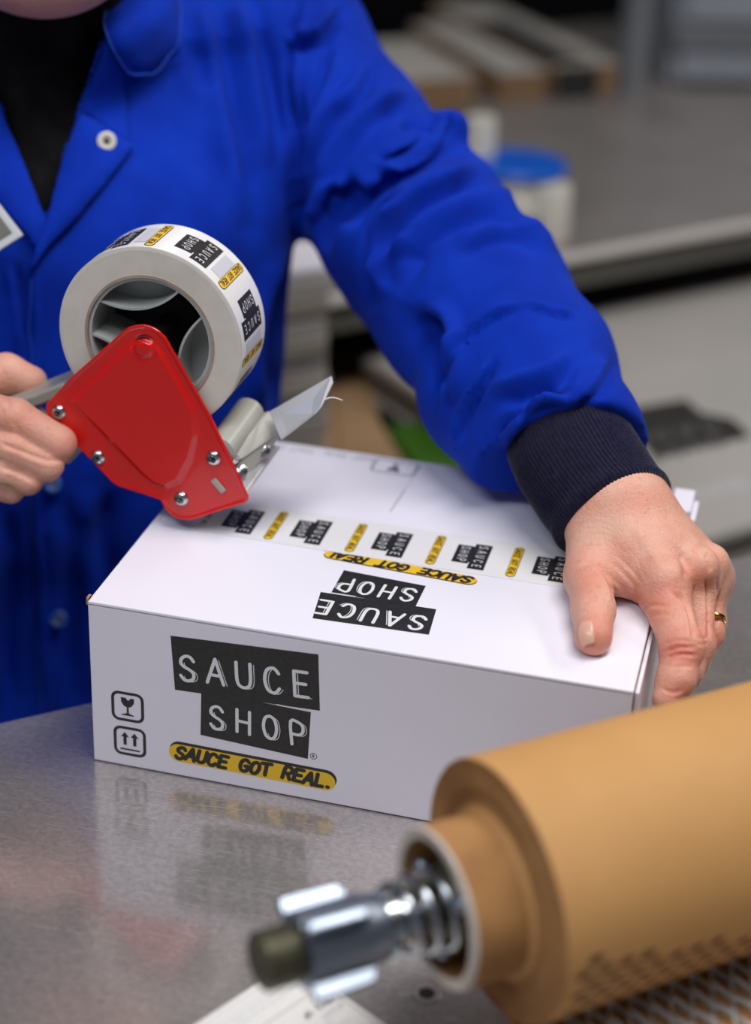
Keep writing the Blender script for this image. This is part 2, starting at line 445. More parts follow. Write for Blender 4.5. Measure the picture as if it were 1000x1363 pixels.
# ------------------------------------------------------------------ printed marks (stroke lettering)
GL = {
    'S': [[(.9, .82), (.72, .97), (.45, 1), (.18, .88), (.12, .68), (.35, .54), (.65, .46), (.88, .32), (.84, .1), (.55, 0), (.28, .02), (.08, .18)]],
    'A': [[(0, 0), (.5, 1), (1, 0)], [(.2, .34), (.8, .34)]],
    'U': [[(.08, 1), (.08, .35), (.2, .08), (.5, 0), (.8, .08), (.92, .35), (.92, 1)]],
    'C': [[(.92, .8), (.72, .97), (.5, 1), (.2, .88), (.06, .5), (.2, .12), (.5, 0), (.72, .03), (.92, .2)]],
    'E': [[(.9, 1), (.12, 1), (.12, 0), (.92, 0)], [(.12, .52), (.8, .52)]],
    'H': [[(.08, 0), (.08, 1)], [(.92, 0), (.92, 1)], [(.08, .5), (.92, .5)]],
    'O': [[(.5, 1), (.2, .88), (.06, .5), (.2, .12), (.5, 0), (.8, .12), (.94, .5), (.8, .88), (.5, 1)]],
    'P': [[(.12, 0), (.12, 1), (.65, 1), (.9, .86), (.9, .62), (.65, .46), (.12, .46)]],
    'G': [[(.92, .8), (.72, .97), (.5, 1), (.2, .88), (.06, .5), (.2, .12), (.5, 0), (.8, .06), (.92, .25), (.92, .45), (.58, .45)]],
    'T': [[(0, 1), (1, 1)], [(.5, 1), (.5, 0)]],
    'R': [[(.12, 0), (.12, 1), (.65, 1), (.9, .86), (.9, .64), (.65, .48), (.12, .48)], [(.5, .48), (.92, 0)]],
    'L': [[(.12, 1), (.12, 0), (.88, 0)]],
    'B': [[(.12, 0), (.12, 1), (.6, 1), (.82, .78), (.6, .54), (.12, .54)], [(.6, .54), (.9, .28), (.62, 0), (.12, 0)]],
    'J': [[(.8, 1), (.8, .25), (.5, 0), (.15, .2)]],
    'N': [[(.08, 0), (.08, 1), (.92, 0), (.92, 1)]], 'F': [[(.12, 0), (.12, 1), (.9, 1)], [(.12, .52), (.75, .52)]],
    'I': [[(.5, 0), (.5, 1)]], '1': [[(.25, .8), (.55, 1), (.55, 0)]], '3': [[(.1, .9), (.5, 1), (.85, .78), (.45, .54), (.9, .28), (.5, 0), (.1, .12)]],
    '.': [[(.7, .06), (.9, .06)]], ' ': [], '-': [[(.15, .5), (.85, .5)]], 'W': [[(0, 1), (.25, 0), (.5, .8), (.75, 0), (1, 1)]],
}


class Print:
    """collects flat 2-D shapes per ink; every shape is mapped onto a surface with a hair of ink thickness"""
    def __init__(s): s.sh = {}
    def poly(s, ink, pts, lift=1):
        L_ = s.sh.setdefault(ink, []); L_.append((list(pts), lift + .02 * (len(L_) % 30)))
    def stroke(s, ink, pts, wd, lift=1, cap=6):
        pts = [np.array(p, float) for p in pts]
        for i, (a, b) in enumerate(zip(pts[:-1], pts[1:])):
            t = b - a; l = np.linalg.norm(t)
            if l < 1e-9: continue
            t /= l; n = np.array([-t[1], t[0]]); r = wd / 2; out = []
            base = math.atan2(n[1], n[0])
            for k in range(cap + 1): th = base + math.pi * k / cap; out.append(a + r * np.array([math.cos(th), math.sin(th)]))
            for k in range(cap + 1): th = base + math.pi + math.pi * k / cap; out.append(b + r * np.array([math.cos(th), math.sin(th)]))
            s.poly(ink, out, lift)
    def text(s, ink, txt, o, ux, uy, h, wr=.6, gap=.3, wd=.16, lift=2, slant=0, jit=0, echo=False, widths=None):
        o = np.array(o, float); ux = nrm(ux); uy = nrm(uy); x = 0; r = random.Random(7)
        for ch in txt:
            cw = wr * (.35 if ch in '.I' else 1) * h; jy = (r.random() - .5) * jit * h; rot = (r.random() - .5) * jit * 1.2
            for pl in GL[ch]:
                q = []
                for (a, b) in pl:
                    a2, b2 = (a - .5) * cw, (b - .5) * h
                    a3 = a2 * math.cos(rot) - b2 * math.sin(rot); b3 = a2 * math.sin(rot) + b2 * math.cos(rot)
                    q.append(o + ux * (x + cw / 2 + a3 + slant * (b3 + h / 2)) + uy * (b3 + h / 2 + jy))
                if len(q) > 5: q = curve_pts(q, 3)
                s.stroke(ink, q, wd * h, lift, 4)
                if echo and len(pl) > 2:
                    e = [p + ux * h * .13 - uy * h * .03 for p in q]
                    s.stroke(ink, e[len(e) // 3:], wd * h * .22, lift, 3)
            x += cw + gap * h
        return x
    def pill(s, ink, a, b, r, lift=1, n=10):
        a = np.array(a, float); b = np.array(b, float); t = nrm(b - a); base = math.atan2(t[0], -t[1]); out = []
        base = math.atan2(t[1], t[0]) + math.pi / 2
        for k in range(n + 1): th = base + math.pi * k / n; out.append(a + r * np.array([math.cos(th), math.sin(th)]))
        for k in range(n + 1): th = base + math.pi + math.pi * k / n; out.append(b + r * np.array([math.cos(th), math.sin(th)]))
        s.poly(ink, out, lift)
    def build(s, name, fn, mats, parent, step=None, label=None):
        """fn(u, v, lift) -> 3-D point.  one mesh, several inks"""
        me = bpy.data.meshes.new(name); bm = bmesh.new(); inks = list(s.sh)
        for mi, ink in enumerate(inks):
            me.materials.append(mats[ink])
            for pts, lift in s.sh[ink]:
                b2 = bmesh.new(); vs = [b2.verts.new((p[0], p[1], 0)) for p in pts]
                try: b2.faces.new(vs)
                except Exception: b2.free(); continue
                if step:
                    for ax in ((1, 0, 0), (0, 1, 0)):
                        i = 0 if ax[0] else 1
                        lo = min(p[i] for p in pts); hi = max(p[i] for p in pts); c = math.ceil(lo / step) * step
                        while c < hi:
                            bmesh.ops.bisect_plane(b2, geom=b2.verts[:] + b2.edges[:] + b2.faces[:], plane_co=[c * k for k in ax], plane_no=ax); c += step
                mp = {v: bm.verts.new(fn(v.co.x, v.co.y, lift)) for v in b2.verts}
                for f in b2.faces:
                    try: nf = bm.faces.new([mp[v] for v in f.verts]); nf.material_index = mi
                    except Exception: pass
                b2.free()
        bmesh.ops.triangulate(bm, faces=[f for f in bm.faces if len(f.verts) > 4], ngon_method='EAR_CLIP')
        bm.to_mesh(me); bm.free(); o = link(bpy.data.objects.new(name, me), parent)
        if label: o['label'] = label
        return o


INK = {'k': M_INK, 'w': M_LETTER, 'y': M_YEL, 'g': M_GREYINK, 'd': new_mat('dull_letter_print', (.10, .10, .095), .6)}


def homog(src, dst):
    """affine from print design units to plane units by least squares"""
    A = np.array([[x, y, 1] for x, y in src]); X, *_ = np.linalg.lstsq(A, np.array(dst), rcond=None)
    return lambda p: np.array([p[0], p[1], 1]) @ X


# ================================================================== ROOM
BW, BD, BH = .33, .256, .1163
E0 = np.array([-.0742, .0213, 0]); TU = nrm([.4577, .3928, 0]); TN = np.array([-TU[1], TU[0], 0])   # table far edge, its direction and outward normal


def tp(u, n, z=0): return E0 + TU * u + TN * n + np.array([0, 0, z])


def quad_struct(name, pts, m):
    o = mesh_obj(name, pts, [tuple(range(len(pts)))], m, smooth=False)
    s = o.modifiers.new('thickness', 'SOLIDIFY'); s.thickness = .05; s.offset = -1
    return tag(o, kind='structure')


FZ = -.95
quad_struct('floor', [(-9, -3, FZ), (8, -3, FZ), (8, 5, FZ), (-9, 5, FZ)], M_FLOOR)
quad_struct('ceiling', [(-9, 5, 1.9), (8, 5, 1.9), (8, -3, 1.9), (-9, -3, 1.9)], M_CEIL)
quad_struct('wall_back', [(-9, 4.6, FZ), (8, 4.6, FZ), (8, 4.6, 1.9), (-9, 4.6, 1.9)][::-1], M_DARKWALL)

# ================================================================== PACKING TABLE
tab = thing('packing_table', tp(.4, -.35, FZ), 'scratched sheet steel packing table carrying the white box', 'table')
MT = Matrix((Vector(TU), Vector(TN), Vector((0, 0, 1)))).transposed().to_4x4(); MT.translation = Vector(E0)
bm = bmesh.new(); add_box(bm, (-.9, -.95, -.003), (1.5, 0, 0), MT); bm_obj('tabletop', bm, M_TABLE, tab, bevel=.0012)
bm = bmesh.new(); add_box(bm, (-.9, -.012, -.04), (1.5, -.001, -.0031), MT); bm_obj('edge_rail', bm, M_TABLE, tab)
for (a, b) in ((-.85, -.06), (1.45, -.06), (-.85, -.9), (1.45, -.9)):
    bm = bmesh.new(); add_box(bm, (a - .02, b - .02, FZ), (a + .02, b + .02, -.0031), MT); bm_obj('leg', bm, M_GREYPAINT, tab)
# the drilled hole in the top
hc = at(568, 1323, z=0)
bm = bmesh.new(); lathe(bm, [(.0002, .0085), (.0005, .0082), (.0005, .0046), (.0003, .0042)], hc, (0, 0, 1), 32, closed=True); bm_obj('hole_rim', fixn(bm), M_TABLE2, tab, smooth=True)
bm = bmesh.new(); lathe(bm, [(.0002, .0044), (.0004, .0044)], hc, (0, 0, 1), 28); o = bm_obj('drilled_hole', fixn(bm), M_BLACK, tab); o['label'] = 'small dark drilled hole'

# ================================================================== WHITE BOX
box = thing('shipping_box', (BW / 2, BD / 2, 0), 'white printed cardboard box being taped shut on the steel table', 'box')
T = .003
g = .0006


def slab(name, pts, off, m=M_CARD, bev=.0007):
    bm = bmesh.new(); prism(bm, pts, off); return bm_obj(name, fixn(bm), m, box, bevel=bev)


slab('front_panel', [(0, 0, .0008), (BW, 0, .0008), (BW, 0, BH - .0012), (0, 0, BH - .0012)], (0, T, 0))
slab('back_panel', [(0, BD - T, .0008), (BW, BD - T, .0008), (BW, BD - T, BH - .0012), (0, BD - T, BH - .0012)], (0, T, 0))
slab('side_panel', [(0, T + g, .0008), (0, BD - T - g, .0008), (0, BD - T - g, BH - .0012), (0, T + g, BH - .0012)], (T, 0, 0))
slab('side_panel', [(BW - T, T + g, .0008), (BW - T, BD - T - g, .0008), (BW - T, BD - T - g, BH - .0012), (BW - T, T + g, BH - .0012)], (T, 0, 0))
slab('bottom_panel', [(T, T, 0), (BW - T, T, 0), (BW - T, BD - T, 0), (T, BD - T, 0)], (0, 0, .0007))
yc = BD / 2 + .002
slab('top_flap', [(0, 0, BH - T), (BW, 0, BH - T), (BW, yc - .0004, BH - T), (0, yc - .0004, BH - T)], (0, 0, T))
slab('top_flap', [(0, yc + .0004, BH - T), (BW, yc + .0004, BH - T), (BW, BD, BH - T), (0, BD, BH - T)], (0, 0, T))
# raw torn corner and raw fold edge of brown board
bm = bmesh.new()
for i in range(9):
    a = random.random() * .006; add_box(bm, (-.0006 - random.random() * .0008, a - .001, BH - .004 + random.random() * .003), (.0004, a + .0012, BH + .0002 + random.random() * .0015))
bm_obj('torn_edge', bm, M_CARTON, box)['label'] = 'torn brown board corner'
bm = bmesh.new(); add_box(bm, (BW - .0002, .003, BH - .0016), (BW + .0004, BD - .003, BH - .0009)); bm_obj('cut_edge', bm, M_CARTON, box)['label'] = 'brown cut board edge'
# end flap tucked at the right side
bm = bmesh.new()
prism(bm, [(BW + .0006, .004, .004), (BW + .0006, BD - .01, .004), (BW + .0006, BD - .01, BH - .006), (BW + .0006, .004, BH - .003)], (.0025, 0, 0)); bm_obj('end_flap', fixn(bm), M_CARD, box, bevel=.0006)
bm = bmesh.new(); add_box(bm, (BW - .004, BD - .03, BH - .03), (BW + .010, BD + .004, BH + .006)); add_box(bm, (BW + .010, BD - .028, BH - .03), (BW + .0135, BD + .002, BH - .001)); bm_obj('corner_tab', bm, M_CARD, box, bevel=.0008)


def fx(px, py): q = at(px, py, y=0.0); return np.array([q[0], q[2]])


def txy(px, py): q = at(px, py, z=BH); return np.array([q[0], q[1]])


front_fn = lambda u, v, l: (u, -.00006 * l, v)
top_fn = lambda u, v, l: (u, v, BH + .00006 * l)
# --- front print
p = Print()
p.poly('k', [fx(*q) for q in ((227, 846), (424, 871), (426, 946), (233, 918))])
p.poly('k', [fx(*q) for q in ((268, 920), (414, 947), (410, 1010), (267, 978))], 1.5)
p.stroke('w', [fx(369, 938), fx(414, 947)], .0009, 2)
a, b = fx(239, 905), fx(418, 929); ux = nrm(b - a); uy = np.array([-ux[1], ux[0]])
uy = nrm(fx(236, 872) - fx(239, 906)); hS = np.linalg.norm(fx(236, 872) - fx(239, 906))
p.text('w', 'SAUCE', fx(240, 904), ux, uy, hS * .96, .60, .435, .125, 2.5, 0, .10, True)
p.text('w', 'SHOP', fx(280, 968), nrm(fx(404, 992) - fx(277, 968)), uy, hS * .91, .58, .46, .125, 2.5, 0, .12, True)
p.build('logo_print', front_fn, INK, box)
p = Print()
a, b = fx(238, 1002), fx(433, 1040)
sh = fx(435, 1036) - fx(433, 1040)
p.pill('k', a + sh * .8, b + sh * .8, .0066, 1); p.pill('y', a, b, .0064, 2)
d = nrm(b - a); n_ = np.array([-d[1], d[0]])
p.text('k', 'SAUCE GOT REAL.', a - n_ * .0040 - d * .0025, d, n_, .0086, .68, .125, .31, 3, .22, .12)
p.build('slogan_print', front_fn, INK, box)


def rrect(pr, ink, c, w_, h_, r, wd, ang=0, lift=1):
    pts = []
    for sx, sy, a0 in ((1, 1, 0), (-1, 1, 90), (-1, -1, 180), (1, -1, 270)):
        for k in range(6):
            th = math.radians(a0 + 18 * k); pts.append((sx * (w_ / 2 - r) + r * math.cos(th), sy * (h_ / 2 - r) + r * math.sin(th)))
    pts.append(pts[0]); ca, sa = math.cos(ang), math.sin(ang)
    pr.stroke(ink, [np.array(c) + (x * ca - y * sa, x * sa + y * ca) for x, y in pts], wd, lift)


def glass(pr, c, s, ink='k'):
    c = np.array(c)
    pr.poly(ink, [c + np.array(q) * s for q in ((-.42, .62), (-.12, .62), (0.02, .45), (-.05, .35), (.12, .5), (.2, .62), (.42, .62), (.40, .3), (.24, .05), (.07, -.03), (-.07, -.03), (-.24, .05), (-.40, .3))], 1)
    pr.poly(ink, [c + np.array(q) * s for q in ((-.06, 0), (.06, 0), (.07, -.45), (.38, -.56), (.38, -.62), (-.38, -.62), (-.38, -.56), (-.07, -.45))], 1)


p = Print(); c1 = fx(170, 941); rrect(p, 'k', c1, .0195, .0195, .004, .0020); glass(p, c1, .0105); p.build('fragile_symbol', front_fn, INK, box)
p = Print(); c2 = fx(173, 987); rrect(p, 'k', c2, .0195, .0195, .004, .0020)
for s_ in (-1, 1):
    o_ = c2 + np.array([s_ * .0032, .001])
    p.poly('k', [o_ + np.array(q) for q in ((-.0011, -.0040), (.0011, -.0040), (.0011, .0022), (-.0011, .0022))], 1)
    p.poly('k', [o_ + np.array(q) for q in ((.0027, .002), (0, .0056), (-.0027, .002))], 1.1)
p.stroke('k', [c2 + (-.006, -.0062), c2 + (.006, -.0062)], .0012)
p.build('upright_symbol', front_fn, INK, box)
p = Print(); c3 = fx(417.5, 1006.5); cir = [c3 + .0021 * np.array([math.cos(t), math.sin(t)]) for t in np.linspace(0, 2 * math.pi, 17)]
p.stroke('k', cir, .0004); p.text('k', 'R', c3 + (-.0008, -.0010), (1, 0), (0, 1), .002, .6, 0, .2, 1); p.build('registered_mark', front_fn, INK, box)
# --- top print (upside down seen from here)
p = Print()
p.poly('k', [txy(*q) for q in ((416, 823), (571, 845), (581, 811), (427, 788))])
p.poly('k', [txy(*q) for q in ((441, 789), (458, 759), (567, 780), (553, 808))], 1.5)
p.stroke('w', [txy(441, 789), txy(473, 794)], .0007, 2)
hT = np.linalg.norm(txy(571, 845) - txy(581, 811))
p.text('w', 'SAUCE', txy(569, 824) + (0.000, .0015), (-1, 0), (0, -1), hT * .52, .58, .33, .13, 2.5, 0, .1, True)
p.text('w', 'SHOP', txy(556, 789) + (-.0005, .0030), (-1, 0), (0, -1), hT * .50, .55, .31, .13, 2.5, 0, .1, True)
p.build('logo_print', top_fn, INK, box)['label'] = 'upside-down logo on the lid'
p = Print(); a, b = txy(624, 772), txy(443, 738); p.pill('k', a + (0, -.0009), b + (0, -.0009), .0055, 1); p.pill('y', a, b, .0052, 2)
d = nrm(b - a); n_ = np.array([-d[1], d[0]]); p.text('k', 'SAUCE GOT REAL.', a - n_ * .0036 - d * .003, d, n_, .0076, .80, .115, .31, 3, .25, .1)
p.build('slogan_print', top_fn, INK, box)['label'] = 'upside-down slogan on the lid'
p = Print(); c4 = txy(526, 622); rrect(p, 'g', c4, .031, .021, .004, .0016); rrect(p, 'k', c4, .0305, .0205, .004, .0010)
glass(p, c4 + (0.0, -.0005), -.0100); p.build('fragile_symbol', top_fn, INK, box)['label'] = 'upside-down glass symbol near the back edge'
p = Print(); a, b = txy(560, 620), txy(519, 682)
for k in range(26):
    q = a + (b - a) * k / 26; p.stroke('g' if k < 14 else 'k', [q, q + (b - a) / 26 * .35], .0009)
p.build('perforated_line', top_fn, INK, box)
p = Print(); p.text('g', 'SHOP REAL THAT IS BETTER', txy(503, 613) + (0, .0035), (-1, -.02), (0, -1), .0062, .6, .14, .2, 1, .1); p.build('grey_text', top_fn, INK, box)
# tape stuck along the lid seam, with its repeating print
SY0, SY1 = .106, .154
tz = BH + .0003
bm = bmesh.new(); prism(bm, [(.03, SY0, tz - .0002), (BW + .0005, SY0, tz - .0002), (BW + .0005, SY1, tz - .0002), (.03, SY1, tz - .0002)], (0, 0, .0002)); o = bm_obj('tape_strip', fixn(bm), M_TAPE, box)
strip = o; strip['label'] = 'printed white packing tape along the lid seam'


def tape_unit(p, x, ylo, sgn=1, ghost=False, K=1.0):
    """one repeat of the tape print; x along the tape, ylo low side; text reads down the tape's width"""
    def R(a, b): return np.array([x + a * K, ylo + b])
    p.pill('k', R(-.0020, .0065), R(-.0020, .0410), .0032, 1); p.pill('y', R(-.0021, .0067), R(-.0021, .0407), .0028, 2)
    p.text('k', 'SAUCE GOT REAL.', R(-.0039, .0425), (0, -1), (1, 0), .0036, .60, .13, .20, 3, .2)
    p.poly('k', [R(.0105, .012), R(.0215, .012), R(.0215, .036), R(.0105, .036)], 1)
    p.poly('k', [R(.0215, .006), R(.0325, .006), R(.0325, .040), R(.0215, .040)], 1.2)
    p.stroke('w', [R(.0215, .006), R(.0215, .014)], .0006, 2)
    p.text('w', 'SAUCE', R(.0245, .0375), (0, -1), (1, 0), .0054, .58, .60, .11, 3)
    p.text('w', 'SHOP', R(.0135, .0340), (0, -1), (1, 0), .0054, .58, .44, .11, 3)
    if ghost:
        p.poly('g', [R(.0345, .010), R(.0420, .010), R(.0420, .038), R(.0345, .038)], 1)


p = Print()
for k in range(6):
    px0 = txy(378 + 103.3 * (k - 1), 686 + 20.0 * (k - 1))[0]
    if k == 0: continue
    tape_unit(p, px0 + .0015, SY0 - .0005)
# half label that shows next to the cutter
x0 = txy(378, 686)[0] - .0467
tape_unit(p, x0 + .0015, SY0 - .0005)
keep = {}
for ink, L_ in p.sh.items():
    keep[ink] = [(pts, l) for pts, l in L_ if max(q[0] for q in pts) < BW + .0005 and min(q[0] for q in pts) > .031]
p.sh = keep
p.build('tape_print', lambda u, v, l: (u, v, tz + .00006 * l), INK, strip)

# ================================================================== TAPE DISPENSER
gun = thing('tape_dispenser', at(245, 690, y=.103), 'red and grey hand tape dispenser resting on the box lid', 'tape dispenser')
GY = .103


def gp(px, py, y=GY): return at(px, py, y=y)


RC = gp(199, 453, .108); RR = .0600; RI = .0415
# side plate as a pressed sheet
outl = [(65, 554), (61, 545), (62, 537), (96, 501), (163, 441), (171, 435), (182, 432), (193, 431), (203, 434), (213, 440), (222, 449), (231, 465), (283, 556), (331, 659), (331, 665), (327, 669), (295, 679), (262, 690), (250, 692), (237, 690), (228, 685), (219, 675), (214, 665), (200, 660), (158, 647), (148, 640), (139, 630)]
pl = np.array([[gp(*q)[0], gp(*q)[2]] for q in outl])


def poly_sdf(X, Z, poly):
    d = np.full(X.shape, 1e9); ins = np.zeros(X.shape, bool); n = len(poly)
    for i in range(n):
        a = poly[i]; b = poly[(i + 1) % n]; e = b - a; wx, wz = X - a[0], Z - a[1]
        t = np.clip((wx * e[0] + wz * e[1]) / (e @ e), 0, 1); d = np.minimum(d, np.hypot(wx - t * e[0], wz - t * e[1]))
        c = (a[1] > Z) != (b[1] > Z); xi = a[0] + (Z - a[1]) / np.where(e[1] == 0, 1e-9, e[1]) * e[0]; ins ^= c & (X < xi)
    return np.where(ins, -d, d)


inn = np.array([[gp(*q)[0], gp(*q)[2]] for q in [(96, 533), (107, 521), (168, 462), (180, 452), (193, 449), (206, 453), (218, 468), (262, 545), (263, 580), (256, 610), (240, 640), (222, 648), (205, 642), (190, 630)]])
pv = gp(193, 462); scr = [gp(*q) for q in ((79, 548), (131, 608), (285, 609), (242, 663))]
slot = gp(292, 645)


def plate_f(P):
    X, Y, Z = P[..., 0], P[..., 1], P[..., 2]
    s = poly_sdf(X[:, 0, :], Z[:, 0, :], pl); i = poly_sdf(X[:, 0, :], Z[:, 0, :], inn)
    h = -.0022 * np.clip(-i / .003 + .2, 0, 1) ** 1
    r = np.hypot(X[:, 0, :] - pv[0], Z[:, 0, :] - pv[2]); h = h + .0009 * np.exp(-((r - .0072) / .0014) ** 2) - .0009 * (r < .0052)
    h = h - .0007 * np.exp(-((s + .0012) / .001) ** 2)
    return np.maximum(s[:, None, :], np.abs(Y - (GY + h[:, None, :])) - .0008)


V, F = surface_nets(plate_f, (pl[:, 0].min() - .002, GY - .006, pl[:, 1].min() - .002), (pl[:, 0].max() + .002, GY + .004, pl[:, 1].max() + .002), .0006, False)
V = relax(V, F, 2, .4); fast_mesh('side_plate', V, F, M_RED, gun)['label'] = 'red enamelled side plate'
for c in scr:
    bm = bmesh.new(); lathe(bm, [(-.0012, 0), (-.0020, .0012), (-.0027, .0022), (-.0025, .0036), (-.0014, .0046), (0, .0049), (.0004, .0049)][::-1] if False else [(0.0, .0050), (-.0012, .0048), (-.0024, .0036), (-.0027, .0024), (-.0014, .0019), (-.0013, .0003)], (c[0], GY - .0006, c[2]), (0, 1, 0), 28)
    s = bm_obj('screw', fixn(bm), M_ZINC, gun, smooth=True, autosmooth=40)
    bm = bmesh.new()
    for a_ in (0.4, 1.97): add_box(bm, (-.0019, -.0001, -.0005), (.0019, .0005, .0005), Matrix.Translation((c[0], GY - .0006 - .0018, c[2])) @ Matrix.Rotation(a_, 4, 'Y'))
    bm_obj('cross_slot', bm, M_BLACK, s)
bm = bmesh.new(); m_ = Matrix.Translation((slot[0], GY - .001, slot[2])) @ Matrix.Rotation(math.radians(47), 4, 'Y'); add_box(bm, (-.0052, -.0016, -.0018), (.0052, .001, .0018), m_)
bm_obj('slot_tab', bm, M_GREYPL, gun, bevel=.0004)
# tape roll
roll = None
bm = bmesh.new(); nwind = 22
prof = [(.0, RI + .001)] + [(.0 + (.00022 if k % 2 else 0), RI + .001 + (RR - RI - .0016) * k / nwind) for k in range(1, nwind)] + [(.0004, RR), (.0476, RR), (.048, RR - .0006), (.048, RI + .001)]
lathe(bm, prof, RC, (0, 1, 0), 128, closed=True); roll = bm_obj('tape_roll', fixn(bm), M_TAPEEDGE, gun, smooth=True, autosmooth=50); roll['label'] = 'roll of printed white packing tape'
bm = bmesh.new(); lathe(bm, [(.0008, RR + .0001), (.0008, RR + .0003), (.0472, RR + .0003), (.0472, RR + .0001)], RC, (0, 1, 0), 128, closed=True); bm_obj('tape_surface', fixn(bm), M_TAPE, roll, smooth=True, autosmooth=40)
bm = bmesh.new(); lathe(bm, [(-.0006, RI - .0006), (-.0006, RI + .0012), (.0486, RI + .0012), (.0486, RI - .0006)], RC, (0, 1, 0), 96, closed=True); bm_obj('cardboard_core', fixn(bm), M_CORE, roll, smooth=True, autosmooth=40)
p = Print(); RP = RR + .00045
per = math.radians(50) * RP
for k in range(-2, 5):
    tape_unit(p, -math.radians(91) * RP + per * k + .002, .0, 1, True, 1.12)


def roll_fn(u, v, l):
    th = -u / RP; r = RP + .00006 * l
    return (RC[0] + r * math.cos(th), RC[1] + v, RC[2] + r * math.sin(th))


p.build('tape_print', roll_fn, INK, roll, step=.004)
# hub: ring with three bowed walls
bm = bmesh.new(); lathe(bm, [(.001, RI - .0028), (.001, RI - .0008), (.046, RI - .0008), (.046, RI - .0028)], RC, (0, 1, 0), 96, closed=True); hub = bm_obj('hub', fixn(bm), M_HUB, gun, smooth=True, autosmooth=40)
RH = RI - .0028
for ang in (104, -14, 226):
    th = math.radians(ang); dirv = np.array([math.cos(th), math.sin(th)]); tn = np.array([-dirv[1], dirv[0]])
    half = math.radians(44); A = []; n = 18
    chord = RH * math.sin(half); base = RH * math.cos(half); bow = .0085
    for k in range(n + 1):
        s_ = -1 + 2 * k / n; A.append(dirv * (base - bow * (1 - s_ * s_)) + tn * s_ * chord)
    bm = bmesh.new(); pts = [(RC[0] + q[0], RC[1] + .002, RC[2] + q[1]) for q in A] + [(RC[0] + q[0] * 1.0 + dirv[0] * .0016, RC[1] + .002, RC[2] + q[1] + dirv[1] * .0016) for q in A[::-1]]
    prism(bm, pts, (0, .042, 0)); bm_obj('hub_wall', fixn(bm), M_HUB, hub, autosmooth=40)
    arc = [RH * np.array([math.cos(th + half - 2 * half * k / n), math.sin(th + half - 2 * half * k / n)]) for k in range(n + 1)]
    bm = bmesh.new(); prism(bm, [(RC[0] + q[0], RC[1] + .022, RC[2] + q[1]) for q in A + arc], (0, .002, 0)); bm_obj('hub_web', fixn(bm), M_HUB, hub)
bm = bmesh.new(); lathe(bm, [(.040, RH), (.043, RH), (.043, .0), (.040, .0)][:2] + [(.043, .004)], RC, (0, 1, 0), 64); bm_obj('hub_back', fixn(bm), M_BLACK, hub)
bm = bmesh.new(); lathe(bm, [(-.005, .007), (.044, .007)], (pv[0], GY + .004, pv[2]), (0, 1, 0), 32); bm_obj('axle', fixn(bm), M_BLACK, hub, smooth=True, autosmooth=40)
# cross pins joining the plate to the rollers and cutter
def rod(name, px, py, y0, y1, r, m, parent=gun, n=32, bev=.0006):
    c = gp(px, py); bm = bmesh.new(); lathe(bm, [(y0 - GY, r - bev), (y0 - GY + bev, r), (y1 - GY - bev, r), (y1 - GY, r - bev)], c, (0, 1, 0), n)
    return bm_obj(name, fixn(bm), m, parent, smooth=True, autosmooth=40)


rod('applicator_roller', 249, 672, .106, .154, .0085, M_BLACK)
rod('applicator_roller', 290, 612, .106, .154, .0070, M_GREYPL)
rod('spacer_pin', 131, 608, .104, .140, .004, M_ZINC)
# guide tongue: rounded grey housing to the right of the roll
a0 = gp(302, 590, .112); a1 = at(335, 535, y=.152)
g0, g1 = gp(300, 600, .110), at(338, 541, y=.150)
def hull_obj(name, pts, m, parent, bev=.0012):
    bm = bmesh.new(); [bm.verts.new(Vector(q)) for q in pts]; bmesh.ops.convex_hull(bm, input=bm.verts); 
    bmesh.ops.delete(bm, geom=[v for v in bm.verts if not v.link_faces], context='VERTS')
    return bm_obj(name, fixn(bm), m, parent, bevel=bev, seg=3, autosmooth=35)


def cap_hull(name, A, B, ra, rb, m, parent, flat=.0):
    bm = bmesh.new(); lathe(bm, [(0, ra * .8), (.001, ra), (np.linalg.norm(B - A) - .001, rb), (np.linalg.norm(B - A), rb * .85)], A, B - A, 40)
    return bm_obj(name, fixn(bm), m, parent, smooth=True, autosmooth=45)


gt = at(292, 602, y=.1045)
cap_hull('guard_tube', gt, at(333, 546, y=.154), .0102, .0102, M_GREYPL, gun)
hull_obj('brake_arm', [at(308, 604, y=.106), at(314, 616, y=.106), at(320, 612, y=.108), at(346, 550, y=.154), at(358, 546, y=.154), at(375, 561, y=.154), at(377, 573, y=.152), at(352, 590, y=.140)], M_GREYPL, gun, .0015)
# frosted tension strip
A = [at(358, 548, y=.146), at(441, 500, y=.150), at(443, 508, y=.146), at(427, 541, y=.122), at(419, 550, y=.118), at(374, 585, y=.118)]
bm = bmesh.new(); nn = np.cross(A[1] - A[0], A[4] - A[0]); nn = nrm(nn); prism(bm, A, nn * .0010); bm_obj('tension_strip', fixn(bm), M_FILM, gun, bevel=.0003)
cu = bpy.data.curves.new('frayed_sliver', 'CURVE'); cu.dimensions = '3D'; cu.bevel_depth = .0007
sp = cu.splines.new('NURBS'); pts = [at(*q, y=.13) for q in ((422, 541), (428, 534), (438, 528), (447, 529), (456, 533))]; sp.points.add(len(pts) - 1)
for k, q in enumerate(pts): sp.points[k].co = (*q, 1); sp.points[k].radius = 1 - .17 * k
sp.use_endpoint_u = True; cu.materials.append(M_TAPE); bake_curve('frayed_sliver', cu, gun)
